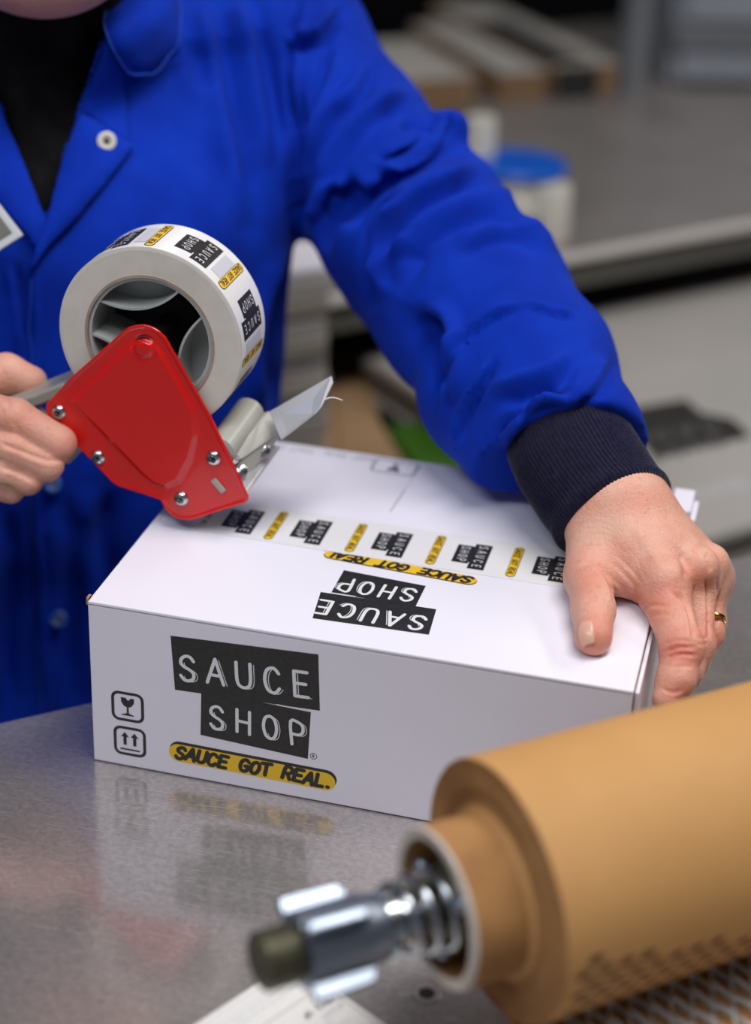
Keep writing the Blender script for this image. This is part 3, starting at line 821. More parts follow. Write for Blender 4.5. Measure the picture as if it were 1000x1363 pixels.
# cutter blade with teeth
b0, b1 = at(327, 655, y=.106), at(372, 592, y=.154)
t0_, t1_ = at(309, 622, y=.106), at(350, 590, y=.150)
nt = 34; pts = [t0_, t1_]
edge = []
for k in range(nt + 1):
    s_ = k / nt; q = b1 + (b0 - b1) * s_; edge.append(q); 
    if k < nt: edge.append(b1 + (b0 - b1) * (s_ + .5 / nt) + nrm(b0 - t0_) * .0022)
bm = bmesh.new(); prism(bm, [t0_, t1_] + edge, nrm(np.cross(t1_ - t0_, b0 - t0_)) * .0007); bm_obj('cutter_blade', fixn(bm), M_BLADE, gun)
for q in ((319, 627), (349, 600)):
    c = at(*q, y=.112 if q[0] < 340 else .135); bm = bmesh.new(); lathe(bm, [(0, .0052), (.0015, .0052), (.003, .003), (.003, .0005)], c + nrm(CAM - c) * .0008, nrm(CAM - c + np.array([0, 0, .3])), 20); bm_obj('blade_screw', fixn(bm), M_ZINC, gun, smooth=True, autosmooth=40)
hull_obj('roller_bracket', [at(300, 640, y=.108), at(318, 650, y=.108), at(338, 608, y=.150), at(362, 590, y=.152), at(376, 578, y=.152), at(372, 570, y=.150), at(320, 610, y=.110)], M_GREYPL, gun, .001)
# handle
hp = [gp(*q, .118) for q in ((98, 500), (88, 515), (60, 530), (20, 545), (-40, 565), (-70, 590), (-62, 608), (0, 602), (70, 585), (110, 600))]
def bar(name, path, wy, th, m, parent, r=.002):
    """a flat bar that follows a path in the plate's plane; wy = width across"""
    P = [np.array(q) for q in path]; bm = bmesh.new(); rings = []
    for i, q in enumerate(P):
        t = nrm(P[min(i + 1, len(P) - 1)] - P[max(i - 1, 0)]); nz = nrm(np.cross(t, [0, 1, 0]))
        rings.append([bm.verts.new(q + nz * a * th / 2 + np.array([0, b * wy / 2, 0])) for a, b in ((1, -1), (1, 1), (-1, 1), (-1, -1))])
    for A_, B_ in zip(rings[:-1], rings[1:]):
        for k in range(4): bm.faces.new((A_[k], A_[(k + 1) % 4], B_[(k + 1) % 4], B_[k]))
    bm.faces.new(rings[0]); bm.faces.new(rings[-1][::-1])
    return bm_obj(name, fixn(bm), m, parent, bevel=r, seg=3, autosmooth=35)


hy = .128
handle = bar('handle', [at(*q, y=hy) for q in ((100, 506), (60, 522), (15, 536), (-30, 553), (-75, 585), (-78, 612), (-40, 622), (20, 606), (75, 592), (105, 600))], .030, .0085, M_GREYPL, gun)
for q in ((42, 540), (58, 536), (74, 531)):
    hull_obj('handle_rib', [at(q[0], q[1] - 8, y=hy - .012), at(q[0] + 5, q[1] - 9, y=hy - .012), at(q[0] + 26, q[1] + 16, y=hy - .012), at(q[0] + 20, q[1] + 18, y=hy - .012), at(q[0], q[1] - 8, y=hy + .012), at(q[0] + 26, q[1] + 16, y=hy + .012)], M_GREYPL, handle, .0003)

# ================================================================== PERSON
BL = nrm([math.cos(math.radians(30)), math.sin(math.radians(30)), 0]); BF = np.array([BL[1], -BL[0], 0])
fr = [at(55, 1000, 1.42), at(52, 800, 1.375), at(55, 560, 1.305), at(60, 290, 1.235), at(90, 80, 1.30)]
aa = [.205, .205, .20, .20, .15]; bb = [.125, .13, .12, .11, .07]
zs = np.array([q[2] for q in fr]); CX = [q - BF * b for q, b in zip(fr, bb)]
zs = np.concatenate([[-.62, -.35], zs]); cxs = np.array([CX[0], CX[0]] + CX); aa = np.array([.20, .215] + aa); bb = np.array([.12, .14] + bb)


_z = np.linspace(zs[0], zs[-1], 160); _k = np.exp(-(np.arange(-16, 17) / 7.0) ** 2); _k /= _k.sum()


def _sm(a): return np.convolve(np.pad(np.interp(_z, zs, a), 16, mode='reflect', reflect_type='odd'), _k, 'valid')


cx0 = cxs.copy(); cxs2 = np.stack([_sm(cxs[:, k]) for k in range(2)], 1); aa = _sm(aa); bb = _sm(bb); zs0 = zs; zs = _z


def torso(P, infl=0.0):
    z = P[..., 2]; c = np.stack([np.interp(z, zs, cxs2[:, k]) for k in range(2)], -1)
    a = np.interp(z, zs, aa) + infl; b = np.interp(z, zs, bb) + infl
    l = (P[..., 0] - c[..., 0]) * BL[0] + (P[..., 1] - c[..., 1]) * BL[1]; f = (P[..., 0] - c[..., 0]) * BF[0] + (P[..., 1] - c[..., 1]) * BF[1]
    q = (np.abs(l / a) ** 2.4 + np.abs(f / b) ** 2.4) ** (1 / 2.4)
    d = (q - 1) * b * .85
    return np.maximum(d, np.maximum(z - zs[-1] - .01, zs[0] - z))


neck = cxs[-1] + np.array([0, 0, .0]); neck[2] = zs[-1]
chin = at(85, 26, 1.20)
SHL = at(378, 66, 1.42)                      # person's left shoulder (right in the picture)
SHR = neck - (SHL - neck) * np.array([1, 1, 0]) + np.array([0, 0, SHL[2] - neck[2]]); SHR = neck - BL * .17 + np.array([0, 0, -.02])
ELL_ = at(562, 292, 1.335); WRL = at(822, 676, 1.135)
ARML = [SHL, at(462, 196, 1.385), at(548, 303, 1.335), at(628, 405, 1.285), at(700, 505, 1.225), at(757, 590, 1.175), at(782, 628, 1.160)]
RADL = [.063, .0635, .068, .067, .059, .0455, .0425]
HR = at(-40, 590, 1.175)
ELR = at(-330, 560, 1.22); ARMR = [SHR, SHR * .5 + ELR * .5 + BL * -.02, ELR, at(-180, 590, 1.20), at(-95, 592, 1.18)]
RADR = [.068, .066, .062, .053, .044]

person = thing('person', (*cxs[0][:2], FZ), 'person in an open blue work coat holding the box and tape dispenser', 'person')

# ---- left hand on the box (high resolution)
mc = lambda px, py, d: at(px, py, d)
W = WRL
IM, IP, ID, IT = mc(882, 782, 1.090), mc(908, 862, 1.058), mc(900, 905, 1.050), mc(889, 930, 1.047)
MM, MP, MT_, MX = mc(922, 768, 1.112), mc(926, 858, 1.094), mc(912, 895, 1.086), mc(902, 908, 1.08)
RM, RPp, RT = mc(942, 762, 1.130), mc(941, 843, 1.116), mc(926, 885, 1.108)
PM, PP_, PT = mc(951, 768, 1.152), mc(948, 828, 1.142), mc(938, 866, 1.13)
TC, TMp, TI, TT = mc(796, 715, 1.125), mc(785, 768, 1.100), mc(790, 812, 1.071), mc(790, 848, 1.049)
FING = [([IM, IP, ID, IT], [.0150, .0124, .0112, .0092]), ([MM, MP, MT_, MX], [.0135, .0112, .0105, .009]), ([RM, RPp, RT], [.0115, .0100, .0085]), ([PM, PP_, PT], [.0098, .0082, .0072])]


def hand_l(P):
    palm = rcone(P, W, IM, .0262, .0155)
    for q, r in ((MM, .0165), (RM, .0155), (PM, .0125)): palm = smin(palm, rcone(P, W + (q - W) * .0, q, .0250, r), .012)
    palm = smin(palm, rcone(P, at(775, 640, 1.158), W, .026, .0262), .02)
    palm = smin(palm, rcone(P, mc(835, 735, 1.112), mc(880, 745, 1.115), .020, .018), .014)
    th = chain(P, [TC, TMp, TI, TT], [.0200, .0150, .0124, .0112], .006)
    palm2 = smin(palm, th, .010)
    web = rcone(P, mc(800, 755, 1.108), mc(862, 775, 1.100), .0125, .0120); palm2 = smin(palm2, web, .010)
    d = palm2
    for pts, rad in FING:
        f = chain(P, pts, rad, .004)
        # knuckle fullness
        f = smin(f, np.linalg.norm(P - pts[1], axis=-1) - rad[1] * 1.03, .004)
        d = np.minimum(d, smin(palm, f, .009))
    for q, r in ((mc(884, 770, 1.083), .0125), (mc(931, 754, 1.099), .0125), (mc(948, 747, 1.118), .0105), (mc(954, 754, 1.140), .0085)):
        d = smin(d, np.linalg.norm(P - q, axis=-1) - r, .006)
    # flats where the hand presses the lid and the side of the box
    inside = np.maximum(P[..., 0] - (BW + .0035), P[..., 2] - (BH + .0004))
    return np.maximum(d, -inside)


V, F = surface_nets(hand_l, at(775, 640, 1.16) * 0 + np.array([.21, -.02, .05]), (.40, .25, .225), .00125)
V = relax(V, F, 2, .5)
hs = [  # knuckle creases, web fold, tendons (path, width px, depth m, ridge)
    ([(885, 868), (905, 862), (928, 862)], 3.0, .0010, .5), ([(886, 876), (905, 871), (930, 872)], 2.6, .0010, .4), ([(882, 858), (902, 852), (922, 855)], 2.5, .0007, .4),
    ([(886, 890), (905, 887), (925, 888)], 2.2, .0006, .4), ([(880, 916), (895, 922), (910, 918)], 2.4, .0007, .4),
    ([(853, 812), (866, 806), (890, 806)], 3.0, .0009, .5), ([(862, 822), (880, 818), (900, 820)], 2.4, .0005, .4),
    ([(778, 800), (790, 797), (803, 801)], 2.4, .0008, .5), ([(776, 808), (790, 806), (806, 808)], 2.2, .0006, .4), ([(776, 816), (790, 814), (804, 816)], 2.0, .0004, .4),
    ([(770, 752), (790, 750), (805, 762), (815, 782), (820, 800)], 3.5, .0016, .6), ([(800, 755), (822, 775), (838, 796), (850, 806)], 3.0, .0010, .5),
    ([(812, 745), (832, 765), (846, 782)], 2.5, .0007, .5), ([(820, 738), (842, 760), (856, 778)], 2.2, .0005, .4),
    ([(896, 790), (912, 800), (920, 822), (924, 850)], 3.2, .0026, .4), ([(940, 772), (943, 800), (944, 850)], 2.6, .0024, .4), ([(955, 770), (956, 800), (954, 835)], 2.2, .0020, .4),
    ([(845, 700), (862, 725), (876, 750)], 7, -.0010, 0), ([(870, 690), (895, 718), (918, 740)], 7, -.0012, 0), ([(888, 688), (918, 712), (945, 735)], 6, -.0010, 0),
    ([(905, 735), (912, 752), (914, 770)], 5, .0016, .3), ([(938, 735), (944, 748), (946, 762)], 4, .0012, .3),
    ([(925, 845), (935, 850), (944, 846)], 2.2, .0006, .4), ([(926, 853), (934, 858), (943, 854)], 2.0, .0005, .4),
]
for k in range(7):
    hs.append(([(800 + 7 * k, 712 + 3 * k), (812 + 7 * k, 735 + 4 * k), (828 + 6 * k, 758 + 3 * k)], 1.7, .00028, .5))
for k in range(6):
    hs.append(([(780, 690 + 7 * k), (800 + 2 * k, 688 + 8 * k), (818, 695 + 8 * k)], 1.6, .00020, .5))
V = sculpt(V, F, hs)
HV, HF = V, F
Qh = pix(V)
flush = np.zeros(len(V))
for (cx_, cy_, r_, a_) in ((905, 865, 28, .75), (790, 845, 24, .6), (885, 790, 30, .45), (925, 765, 22, .45), (880, 790, 60, .25), (785, 770, 30, .3), (940, 840, 25, .5), (905, 920, 25, .45), (850, 800, 14, .5)):
    flush = np.maximum(flush, 1.3 * a_ * np.exp(-((Qh[:, 0] - cx_) ** 2 + (Qh[:, 1] - cy_) ** 2) / r_ ** 2))

# ---- right hand on the handle
r_ = lambda px, py, d: at(px, py, d)
RW = r_(-95, 592, 1.18)
F2 = [([r_(-28, 548, 1.150), r_(20, 556, 1.145), r_(78, 590, 1.150), r_(74, 600, 1.172), r_(40, 585, 1.186)], [.0135, .0125, .0112, .0100, .0085]),
      ([r_(-30, 582, 1.150), r_(15, 596, 1.145), r_(62, 618, 1.150), r_(62, 622, 1.172), r_(30, 612, 1.186)], [.0130, .0120, .0108, .0095, .0085]),
      ([r_(-34, 612, 1.152), r_(5, 626, 1.148), r_(36, 638, 1.152), r_(38, 640, 1.172), r_(10, 632, 1.185)], [.0120, .0110, .0098, .0090, .008]),
      ([r_(-40, 638, 1.155), r_(-10, 646, 1.153), r_(14, 652, 1.158), r_(14, 652, 1.172), r_(-8, 648, 1.183)], [.0105, .0095, .0085, .0078, .007])]
T2 = [r_(-70, 548, 1.180), r_(-30, 512, 1.185), r_(8, 497, 1.188), r_(42, 508, 1.190)]


def hand_r(P):
    palm = None
    for pts, rad in F2:
        e = rcone(P, RW, pts[0], .025, .0135); palm = e if palm is None else smin(palm, e, .010)
    th = chain(P, T2, [.018, .0145, .0125, .0105], .006); d = smin(palm, th, .010)
    palm = smin(palm, rcone(P, r_(-190, 590, 1.20), RW, .028, .026), .02); d = smin(d, palm, .004)
    for pts, rad in F2: d = np.minimum(d, smin(palm, chain(P, pts, rad, .003), .006))
    return d


V2, F2_ = surface_nets(hand_r, np.min([r_(-150, 640, 1.2), r_(60, 480, 1.12)], 0) - .03, np.max([r_(-150, 480, 1.2), r_(100, 480, 1.2), r_(100, 480, 1.15)], 0) + .035, .0016)
V2 = relax(V2, F2_, 2, .5)
V2 = sculpt(V2, F2_, [([(0, 590), (22, 598), (60, 612), (88, 612)], 3, .0016, .3), ([(0, 622), (22, 628), (50, 642)], 3, .0015, .3), ([(0, 645), (20, 652)], 2.6, .001, .3), ([(-5, 520), (8, 530), (12, 545)], 3, .001, .4), ([(18, 560), (24, 572), (26, 588)], 3, .0006, .4)])
Q2 = pix(V2); fl2 = .45 * np.exp(-((Q2[:, 0] - 92) ** 2 + (Q2[:, 1] - 595) ** 2) / 26 ** 2) + .3 * np.exp(-((Q2[:, 0] - 10) ** 2 + (Q2[:, 1] - 570) ** 2) / 30 ** 2)

# ---- head, neck, trunk and arms under the clothes
HC = chin + np.array([-.02, .065, .085]) ; UP = nrm([-.02, -.28, 1]); HFW = nrm(np.cross(BL, UP)); HFW = HFW if HFW[1] < 0 else -HFW; HL = np.cross(UP, -HFW)
HL = nrm(np.cross(HFW, UP)); HC = chin + UP * .098 - HFW * .070
AX = np.array([HL, HFW, UP])


def head(P):
    d = ell(P, HC, AX, (.074, .090, .105))
    d = smin(d, ell(P, chin + UP * .030 - HFW * .032, AX, (.050, .042, .032)), .035)
    d = smin(d, rcone(P, HC + HFW * .086 + UP * .025, HC + HFW * .104 - UP * .018, .007, .011), .010)
    d = smin(d, ell(P, chin + UP * .037 - HFW * .004, AX, (.024, .009, .0055)), .004)
    d = smin(d, ell(P, chin + UP * .026 - HFW * .005, AX, (.021, .009, .0055)), .004)
    d = smin(d, rcone(P, HC + HL * .03 + HFW * .082 + UP * .030, HC - HL * .03 + HFW * .082 + UP * .030, .009, .009), .012)
    for s in (-1, 1):
        d = smin(d, ell(P, HC + HL * s * .074 - HFW * .005, AX, (.009, .018, .030)), .006)
        d = -smin(-d, ell(P, HC + HL * s * .032 + HFW * .094 + UP * .012, AX, (.015, .010, .010)), .008)
        d = smin(d, np.linalg.norm(P - (HC + HL * s * .032 + HFW * .078 + UP * .012), axis=-1) - .0130, .002)
    return d


def body_f(P):
    d = torso(P, -.022)
    d = smin(d, rcone(P, neck - [0, 0, .03], HC - UP * .04 - HFW * .01, .058, .055), .04)
    d = smin(d, head(P), .02)
    for s in (SHL, SHR): d = smin(d, rcone(P, neck - [0, 0, .045], s, .045, .040), .04)
    d = smin(d, chain(P, [SHL, at(548, 303, 1.335), at(775, 640, 1.155)], [.040, .038, .026], .02), .02)
    d = smin(d, chain(P, [SHR, ELR, r_(-150, 590, 1.19)], [.05, .042, .028], .02), .03)
    return d


bl = np.array([-.62, .0, -.62]); bh = np.array([.34, .75, .66])
V3, F3 = surface_nets(body_f, bl, bh, .0045); V3 = relax(V3, F3, 1, .4)
# legs continue the trunk down to the floor
legs = []
for s in (-1, 1):
    hip = cxs[0] + BL * s * .09; hip[2] = -.50; knee = hip + BF * .02; knee[2] = -.60
    legs.append((hip, knee))
allV = np.concatenate([HV, V2, V3]); allF = np.concatenate([HF, F2_ + len(HV), F3 + len(HV) + len(V2)])
body = fast_mesh('body', allV, allF, M_SKIN, person)
at_ = body.data.attributes.new('flush', 'FLOAT', 'POINT'); fl = np.zeros(len(body.data.vertices), np.float32); fl[:len(flush)] = flush; fl[len(flush):len(flush) + len(fl2)] = fl2; at_.data.foreach_set('value', fl)
# lips and eyes
Vh, Fh = surface_nets(lambda P: smin(ell(P, HC + UP * .028 - HFW * .012, AX, (.082, .092, .098)), ell(P, HC - HFW * .03, AX, (.082, .075, .085)), .02), HC - .14, HC + .14, .004)
cut = ((Vh - HC) @ HFW > .045) & ((Vh - HC) @ UP < .05) | ((Vh - HC) @ UP < -.045)
Fh = Fh[~cut[Fh].any(1)]; fast_mesh('hair', Vh, Fh, new_mat('brown_hair', (.05, .03, .02), .7), person)
M_EYE = new_mat('eye_white', (.7, .68, .65), .3); M_HAIR = new_mat('brown_hair', (.05, .03, .02), .7)
for s in (-1, 1):
    ec = HC + HL * s * .032 + HFW * .0795 + UP * .0095
    bm = bmesh.new(); bmesh.ops.create_uvsphere(bm, u_segments=20, v_segments=14, radius=.0120, matrix=Matrix.Translation(ec))
    e = bm_obj('eye', bm, M_EYE, person, smooth=True)
    bm = bmesh.new(); bmesh.ops.create_uvsphere(bm, u_segments=14, v_segments=10, radius=.0052, matrix=Matrix.Translation(ec + HFW * .0076 - UP * .0030)); bm_obj('iris', bm, M_HAIR, e, smooth=True)
    bV, bF = surface_nets(lambda P: rcone(P, HC + HL * s * .018 + HFW * .090 + UP * .032, HC + HL * s * .046 + HFW * .078 + UP * .034, .0042, .0028), HC + HL * s * .03 + HFW * .084 + UP * .033 - .03, HC + HL * s * .03 + HFW * .084 + UP * .033 + .03, .0016)
    fast_mesh('eyebrow', bV, bF, M_HAIR, person)
# thumb nail, bedded on the skin
hn = vnormals(HV, HF); facing = np.sum(hn * (CAM - HV), 1) > 0
cand = np.where(facing & (np.linalg.norm(Qh - np.array([780, 842]), axis=1) < 3))[0]; nv0 = nrm(hn[cand].mean(0)); nc = HV[cand].mean(0)
nv0 = nrm(nv0 - ROT[0] * .25); tdir = nrm(at(775, 860, 1.045) - at(784, 825, 1.06)); tdir = nrm(tdir - nv0 * (tdir @ nv0)); wd = np.cross(tdir, nv0)
hb = BVHTree.FromPolygons([Vector(v) for v in HV], [tuple(int(i) for i in f) for f in HF])
bm = bmesh.new(); grid = {}
for i in range(9):
    for j in range(13):
        u = (i - 4) / 4; v = (j - 6) / 6
        w_ = .0048 * (1 - .30 * max(0, -v) ** 2.5 - .16 * max(0, v) ** 3)
        q = nc + wd * (u * w_) + tdir * (v * .0082 + .0012 * (1 - u * u) * v); h = hb.find_nearest(Vector(q + nv0 * .001 - nv0 * .003 * u * u))
        grid[i, j] = bm.verts.new(np.array(h[0]) + np.array(h[1]) * (.0003 + .0007 * max(0, v)) + nv0 * .0004)
for i in range(8):
    for j in range(12): bm.faces.new((grid[i, j], grid[i + 1, j], grid[i + 1, j + 1], grid[i, j + 1]))
o = bm_obj('thumb_nail', fixn(bm), M_NAIL, body, smooth=True); s_ = o.modifiers.new('t', 'SOLIDIFY'); s_.thickness = .0007; s_.offset = 0
# gold ring on the ring finger
rc = RM + (RPp - RM) * .78; ra = nrm(RPp - RM)
bm = bmesh.new(); lathe(bm, [(-.0022, .0108), (-.0018, .0116), (0, .0119), (.0018, .0116), (.0022, .0108)], rc, ra, 48, closed=True)
bm_obj('finger_ring', fixn(bm), M_GOLD, person, smooth=True)['label'] = 'gold ring on the ring finger'

# ---- shirt
shV, shF = surface_nets(lambda P: smin(torso(P, -.017), rcone(P, neck - [0, 0, .05], neck + (HC - UP * .07 - neck) * .75, .072, .062), .05), (-.45, .05, -.1), (.15, .65, .47), .005)
shV = relax(shV, shF, 1, .4); sv = vnormals(shV, shF); shV = wobble(shV, sv, .004, 14, 3)
fast_mesh('shirt', shV, shF, M_BLACKCLOTH, person)['label'] = 'black high-necked shirt'


# ---- coat
def coat_f(P):
    t = torso(P, .004)
    for s, k in ((SHL, .055), (SHR, .055)): t = smin(t, rcone(P, neck - [0, 0, .035], s, .060, .062), k)
    t = smin(t, np.maximum(rcone(P, neck - [0, 0, .06], neck + (HC - UP * .07 - neck) * .8, .088, .078), (P - neck) @ UP - .055), .03)
    sl = chain(P, ARML, RADL, .02)
    sl = smin(sl, rcone(P, at(572, 180, 1.35), at(598, 172, 1.34), .0185, .0165), .008)
    for a_, b_, r1, r2, k in ((at(624, 182, 1.325), at(548, 234, 1.281), .0100, .0115, .014), (at(548, 234, 1.281), at(480, 288, 1.284), .0115, .0080, .014), (at(556, 168, 1.315), at(515, 208, 1.300), .006, .004, .012), (at(470, 258, 1.293), at(428, 312, 1.308), .010, .010, .012), (at(560, 440, 1.225), at(585, 500, 1.20), .008, .006, .016)):
        sl = -smin(-sl, rcone(P, a_, b_, r1, r2), k)     # bunched cloth above the elbow
    sl = smin(sl, rcone(P, at(610, 545, 1.235), at(660, 612, 1.195), .022, .020), .03)      # loose cuff vent
    sr = chain(P, ARMR, RADR, .02)
    d = smin(smin(t, sl, .016), sr, .03)
    hem = nrm(at(766, 640, 1.155) - at(752, 560, 1.185)); hem_c = at(760, 598, 1.172)
    # sleeve end plane and neck hole
    near = np.linalg.norm(P - hem_c, axis=-1) < .09
    d = np.where(near, np.maximum(d, (P - hem_c) @ hem), d)
    return d


cV, cF = surface_nets(coat_f, (-.62, -.02, -.62), (.36, .72, .50), .003)
cV = relax(cV, cF, 4, .5)
cn = vnormals(cV, cF)
cV = wobble(cV, cn, .0035, 11, 1); cV = wobble(cV, cn, .0016, 28, 2)
folds = [
    # upper arm
    ([(560, 330), (530, 350), (512, 380)], 9, .003, .9),
    ([(575, 160), (560, 190), (530, 210), (500, 208)], 8, .007, -.8),
    ([(592, 150), (600, 165), (590, 182)], 6, .006, .8),
    ([(545, 135), (510, 150), (480, 180), (450, 215), (425, 270)], 10, .008, .9),
    ([(500, 90), (478, 130), (445, 160), (420, 215), (405, 285)], 10, .007, .8),
    ([(455, 15), (430, 50), (400, 62), (390, 68)], 9, .009, .9),
    ([(440, 60), (425, 110), (412, 150), (402, 220)], 9, .006, -.8),
    ([(470, 250), (440, 262), (428, 300)], 9, .008, .8),
    ([(520, 262), (500, 300), (492, 345), (495, 400)], 12, .008, -.8),
    ([(640, 240), (600, 255), (560, 275), (530, 310), (515, 350)], 13, .007, .8),
    ([(690, 300), (650, 285), (600, 300), (560, 330), (540, 380)], 14, .006, .9),
    ([(735, 345), (700, 320), (655, 320), (615, 345)], 13, .004, .8),
    ([(560, 420), (585, 440), (592, 490), (580, 530)], 13, .008, -.7),
    ([(700, 408), (655, 425), (620, 455), (605, 500), (598, 550)], 5, .0035, 1.0),
    ([(765, 425), (735, 418), (700, 408)], 4, .0022, 1),
    ([(770, 480), (740, 508), (700, 522), (660, 535)], 12, .005, .9),
    ([(760, 520), (725, 520), (695, 540), (668, 568), (656, 592)], 8, .0045, -.8),
    ([(745, 540), (715, 545), (690, 556)], 8, .003, .6),
    ([(660, 480), (640, 520), (620, 560), (612, 590)], 6, .004, .9),
    ([(820, 480), (800, 520), (770, 545)], 10, .003, .8),
    # armhole seam and chest
    ([(400, -5), (388, 60), (384, 140), (386, 230), (398, 320)], 5, .006, -.5),
    ([(395, 120), (392, 220), (396, 330)], 12, .010, 0),
    ([(290, 0), (300, 60), (312, 130), (330, 210), (352, 300)], 15, .006, .9),
    ([(340, 0), (350, 60), (362, 130), (378, 220)], 13, .006, .9),
    ([(240, 20), (262, 80), (285, 130)], 14, .003, .9),
    ([(400, 340), (372, 400), (362, 470), (368, 560)], 14, .006, .9),
    ([(20, 350), (30, 400), (38, 470)], 7, .003, .9),
    ([(225, 160), (300, 240), (350, 340)], 22, .003, .6),
    ([(190, 100), (235, 70)], 5, .003, .4),
    # lower front
    ([(150, 650), (140, 720), (150, 800), (140, 930)], 20, .006, .8),
    ([(10, 680), (15, 760), (8, 860), (14, 950)], 14, .005, .8),
    ([(90, 660), (100, 740), (92, 840), (98, 940)], 18, .004, .8),
    ([(40, 360), (42, 440), (40, 640), (48, 760), (50, 860), (58, 955)], 3.5, .003, -1.2),
]
cV = sculpt(cV, cF, [(a_, w_ * (.8 if i_ < 22 else .9), d_ * (1.35 if i_ < 8 else 1.8 if i_ < 22 else 1.5), r2) for i_, (a_, w_, d_, r2) in enumerate(folds)])
# open the neck: drop the cloth inside the V
Vneck = np.array([(-160, -60), (-30, 90), (0, 142), (30, 215), (62, 296), (84, 215), (106, 150), (130, 82), (146, 20), (152, -40), (150, -80)], float)
Qc = pix(cV); fd = np.sum(vnormals(cV, cF) * (CAM - cV), 1) > 0
s2 = poly_sdf(Qc[:, 0], Qc[:, 1], Vneck)
dep = (cV - CAM) @ -ROT[2]
inside = (s2 < 0) & fd & (dep < 1.40)
# pull rim vertices onto the V outline so the edge is clean
coatF = cF[~inside[cF].all(1)]
bm_v = cV.copy()
on = inside.copy()
used = np.zeros(len(cV), bool); used[coatF.ravel()] = True
mv = on & used
if mv.any():
    q = Qc[mv]; best = np.full(len(q), 1e9); tgt = q.copy()
    for i in range(len(Vneck)):
        a = Vneck[i]; b = Vneck[(i + 1) % len(Vneck)]; e = b - a; t = np.clip(((q - a) @ e) / (e @ e), 0, 1); c = a + t[:, None] * e; d = np.linalg.norm(q - c, axis=1)
        m = d < best; best[m] = d[m]; tgt[m] = c[m]
    bm_v[mv] = np.array([at(t[0], t[1], dd) for t, dd in zip(tgt, dep[mv])])
coat = fast_mesh('coat', bm_v, coatF, M_BLUE, person); coat['label'] = 'royal blue cotton work coat, lapels open'
so = coat.modifiers.new('cloth', 'SOLIDIFY'); so.thickness = .0025; so.offset = -1
bvh = BVHTree.FromPolygons([Vector(v) for v in cV], [tuple(int(i) for i in f) for f in cF])


def on_coat(px, py, lift):
    r = nrm(ray(px, py)); h = bvh.ray_cast(Vector(CAM), Vector(r))
    if h[0] is None: h = bvh.find_nearest(Vector(at(px, py, 1.27)))
    nv_ = h[1] if h[1].dot(Vector(-r)) > 0 else -h[1]
    sm = Vector(nrm(np.array(nv_) * .5 - r * .8)); return np.array(h[0] + sm * lift)


def panel(name, poly, lift, m, parent, th=.003, hinge=None, bulge=0):
    bm = bmesh.new(); vs = [bm.verts.new((q[0], q[1], 0)) for q in poly]; bm.faces.new(vs)
    for ax in ((1, 0, 0), (0, 1, 0)):
        i = 0 if ax[0] else 1; lo = min(q[i] for q in poly); hi = max(q[i] for q in poly); c = lo + 6
        while c < hi: bmesh.ops.bisect_plane(bm, geom=bm.verts[:] + bm.edges[:] + bm.faces[:], plane_co=[c * k for k in ax], plane_no=ax); c += 6
    P = np.array(poly, float)
    for v in bm.verts:
        q = np.array([[v.co.x, v.co.y]]); dd = -poly_sdf(q[:, 0], q[:, 1], P)[0]
        v.co = Vector(on_coat(v.co.x, v.co.y, lift + bulge * min(dd, 14) / 14))
    bmesh.ops.recalc_face_normals(bm, faces=bm.faces)
    o = bm_obj(name, bm, m, parent, smooth=True); s = o.modifiers.new('t', 'SOLIDIFY'); s.thickness = th; s.offset = 0
    sm_ = o.modifiers.new('s', 'SMOOTH'); sm_.iterations = 4; sm_.factor = .4
    return o


panel('lapel', [(36, 366), (50, 322), (62, 294), (84, 214), (106, 150), (120, 158), (128, 163), (150, 180), (178, 197), (160, 220), (132, 255), (100, 292), (66, 325)], .006, M_BLUE, coat, .003, bulge=.004)
panel('lapel', [(-60, 40), (-30, 92), (0, 144), (30, 216), (62, 296), (52, 334), (30, 308), (-10, 262), (-60, 215)], .005, M_BLUE, coat, .003, bulge=.003)
panel('collar', [(152, -25), (146, 20), (140, 48), (150, 70), (162, 92), (178, 97), (192, 94), (212, 78), (231, 60), (233, 30), (228, -25)], .009, M_BLUE, coat, .0035, bulge=.004)
panel('lapel_facing', [(150, 10), (132, 80), (107, 150), (121, 157), (130, 164), (150, 180), (172, 192), (168, 150), (162, 96), (152, 60)], .0035, M_BLUE, coat, .0025)


def tube(name, path, r, m, parent, fn=None, k=4):
    cu = bpy.data.curves.new(name, 'CURVE'); cu.dimensions = '3D'; cu.bevel_depth = r; cu.bevel_resolution = 2
    P = curve_pts(path, k); sp = cu.splines.new('POLY'); sp.points.add(len(P) - 1)
    for i, q in enumerate(P):
        w_ = fn(q) if fn else q; sp.points[i].co = (*w_, 1)
    cu.materials.append(m); return bake_curve(name, cu, parent)


tube('collar_stitching', [(145, 20), (141, 48), (152, 72), (164, 90), (178, 94), (192, 91), (211, 75), (228, 58), (230, 28), (226, -20)], .0005, M_STITCH, coat, lambda q: on_coat(q[0], q[1], .0145), 3)
tube('placket_seam', [(41, 370), (41, 470), (40, 560), (41, 660), (46, 760), (50, 860), (58, 950)], .0006, M_STITCH, coat, lambda q: on_coat(q[0], q[1], .0035), 3)
# sleeve vent edge with pale stitching
tube('sleeve_vent_seam', [(584, 545), (594, 562), (606, 588), (622, 608), (642, 622), (662, 632)], .0022, M_STITCH, coat, lambda q: at(q[0], q[1], 1.215), 4)


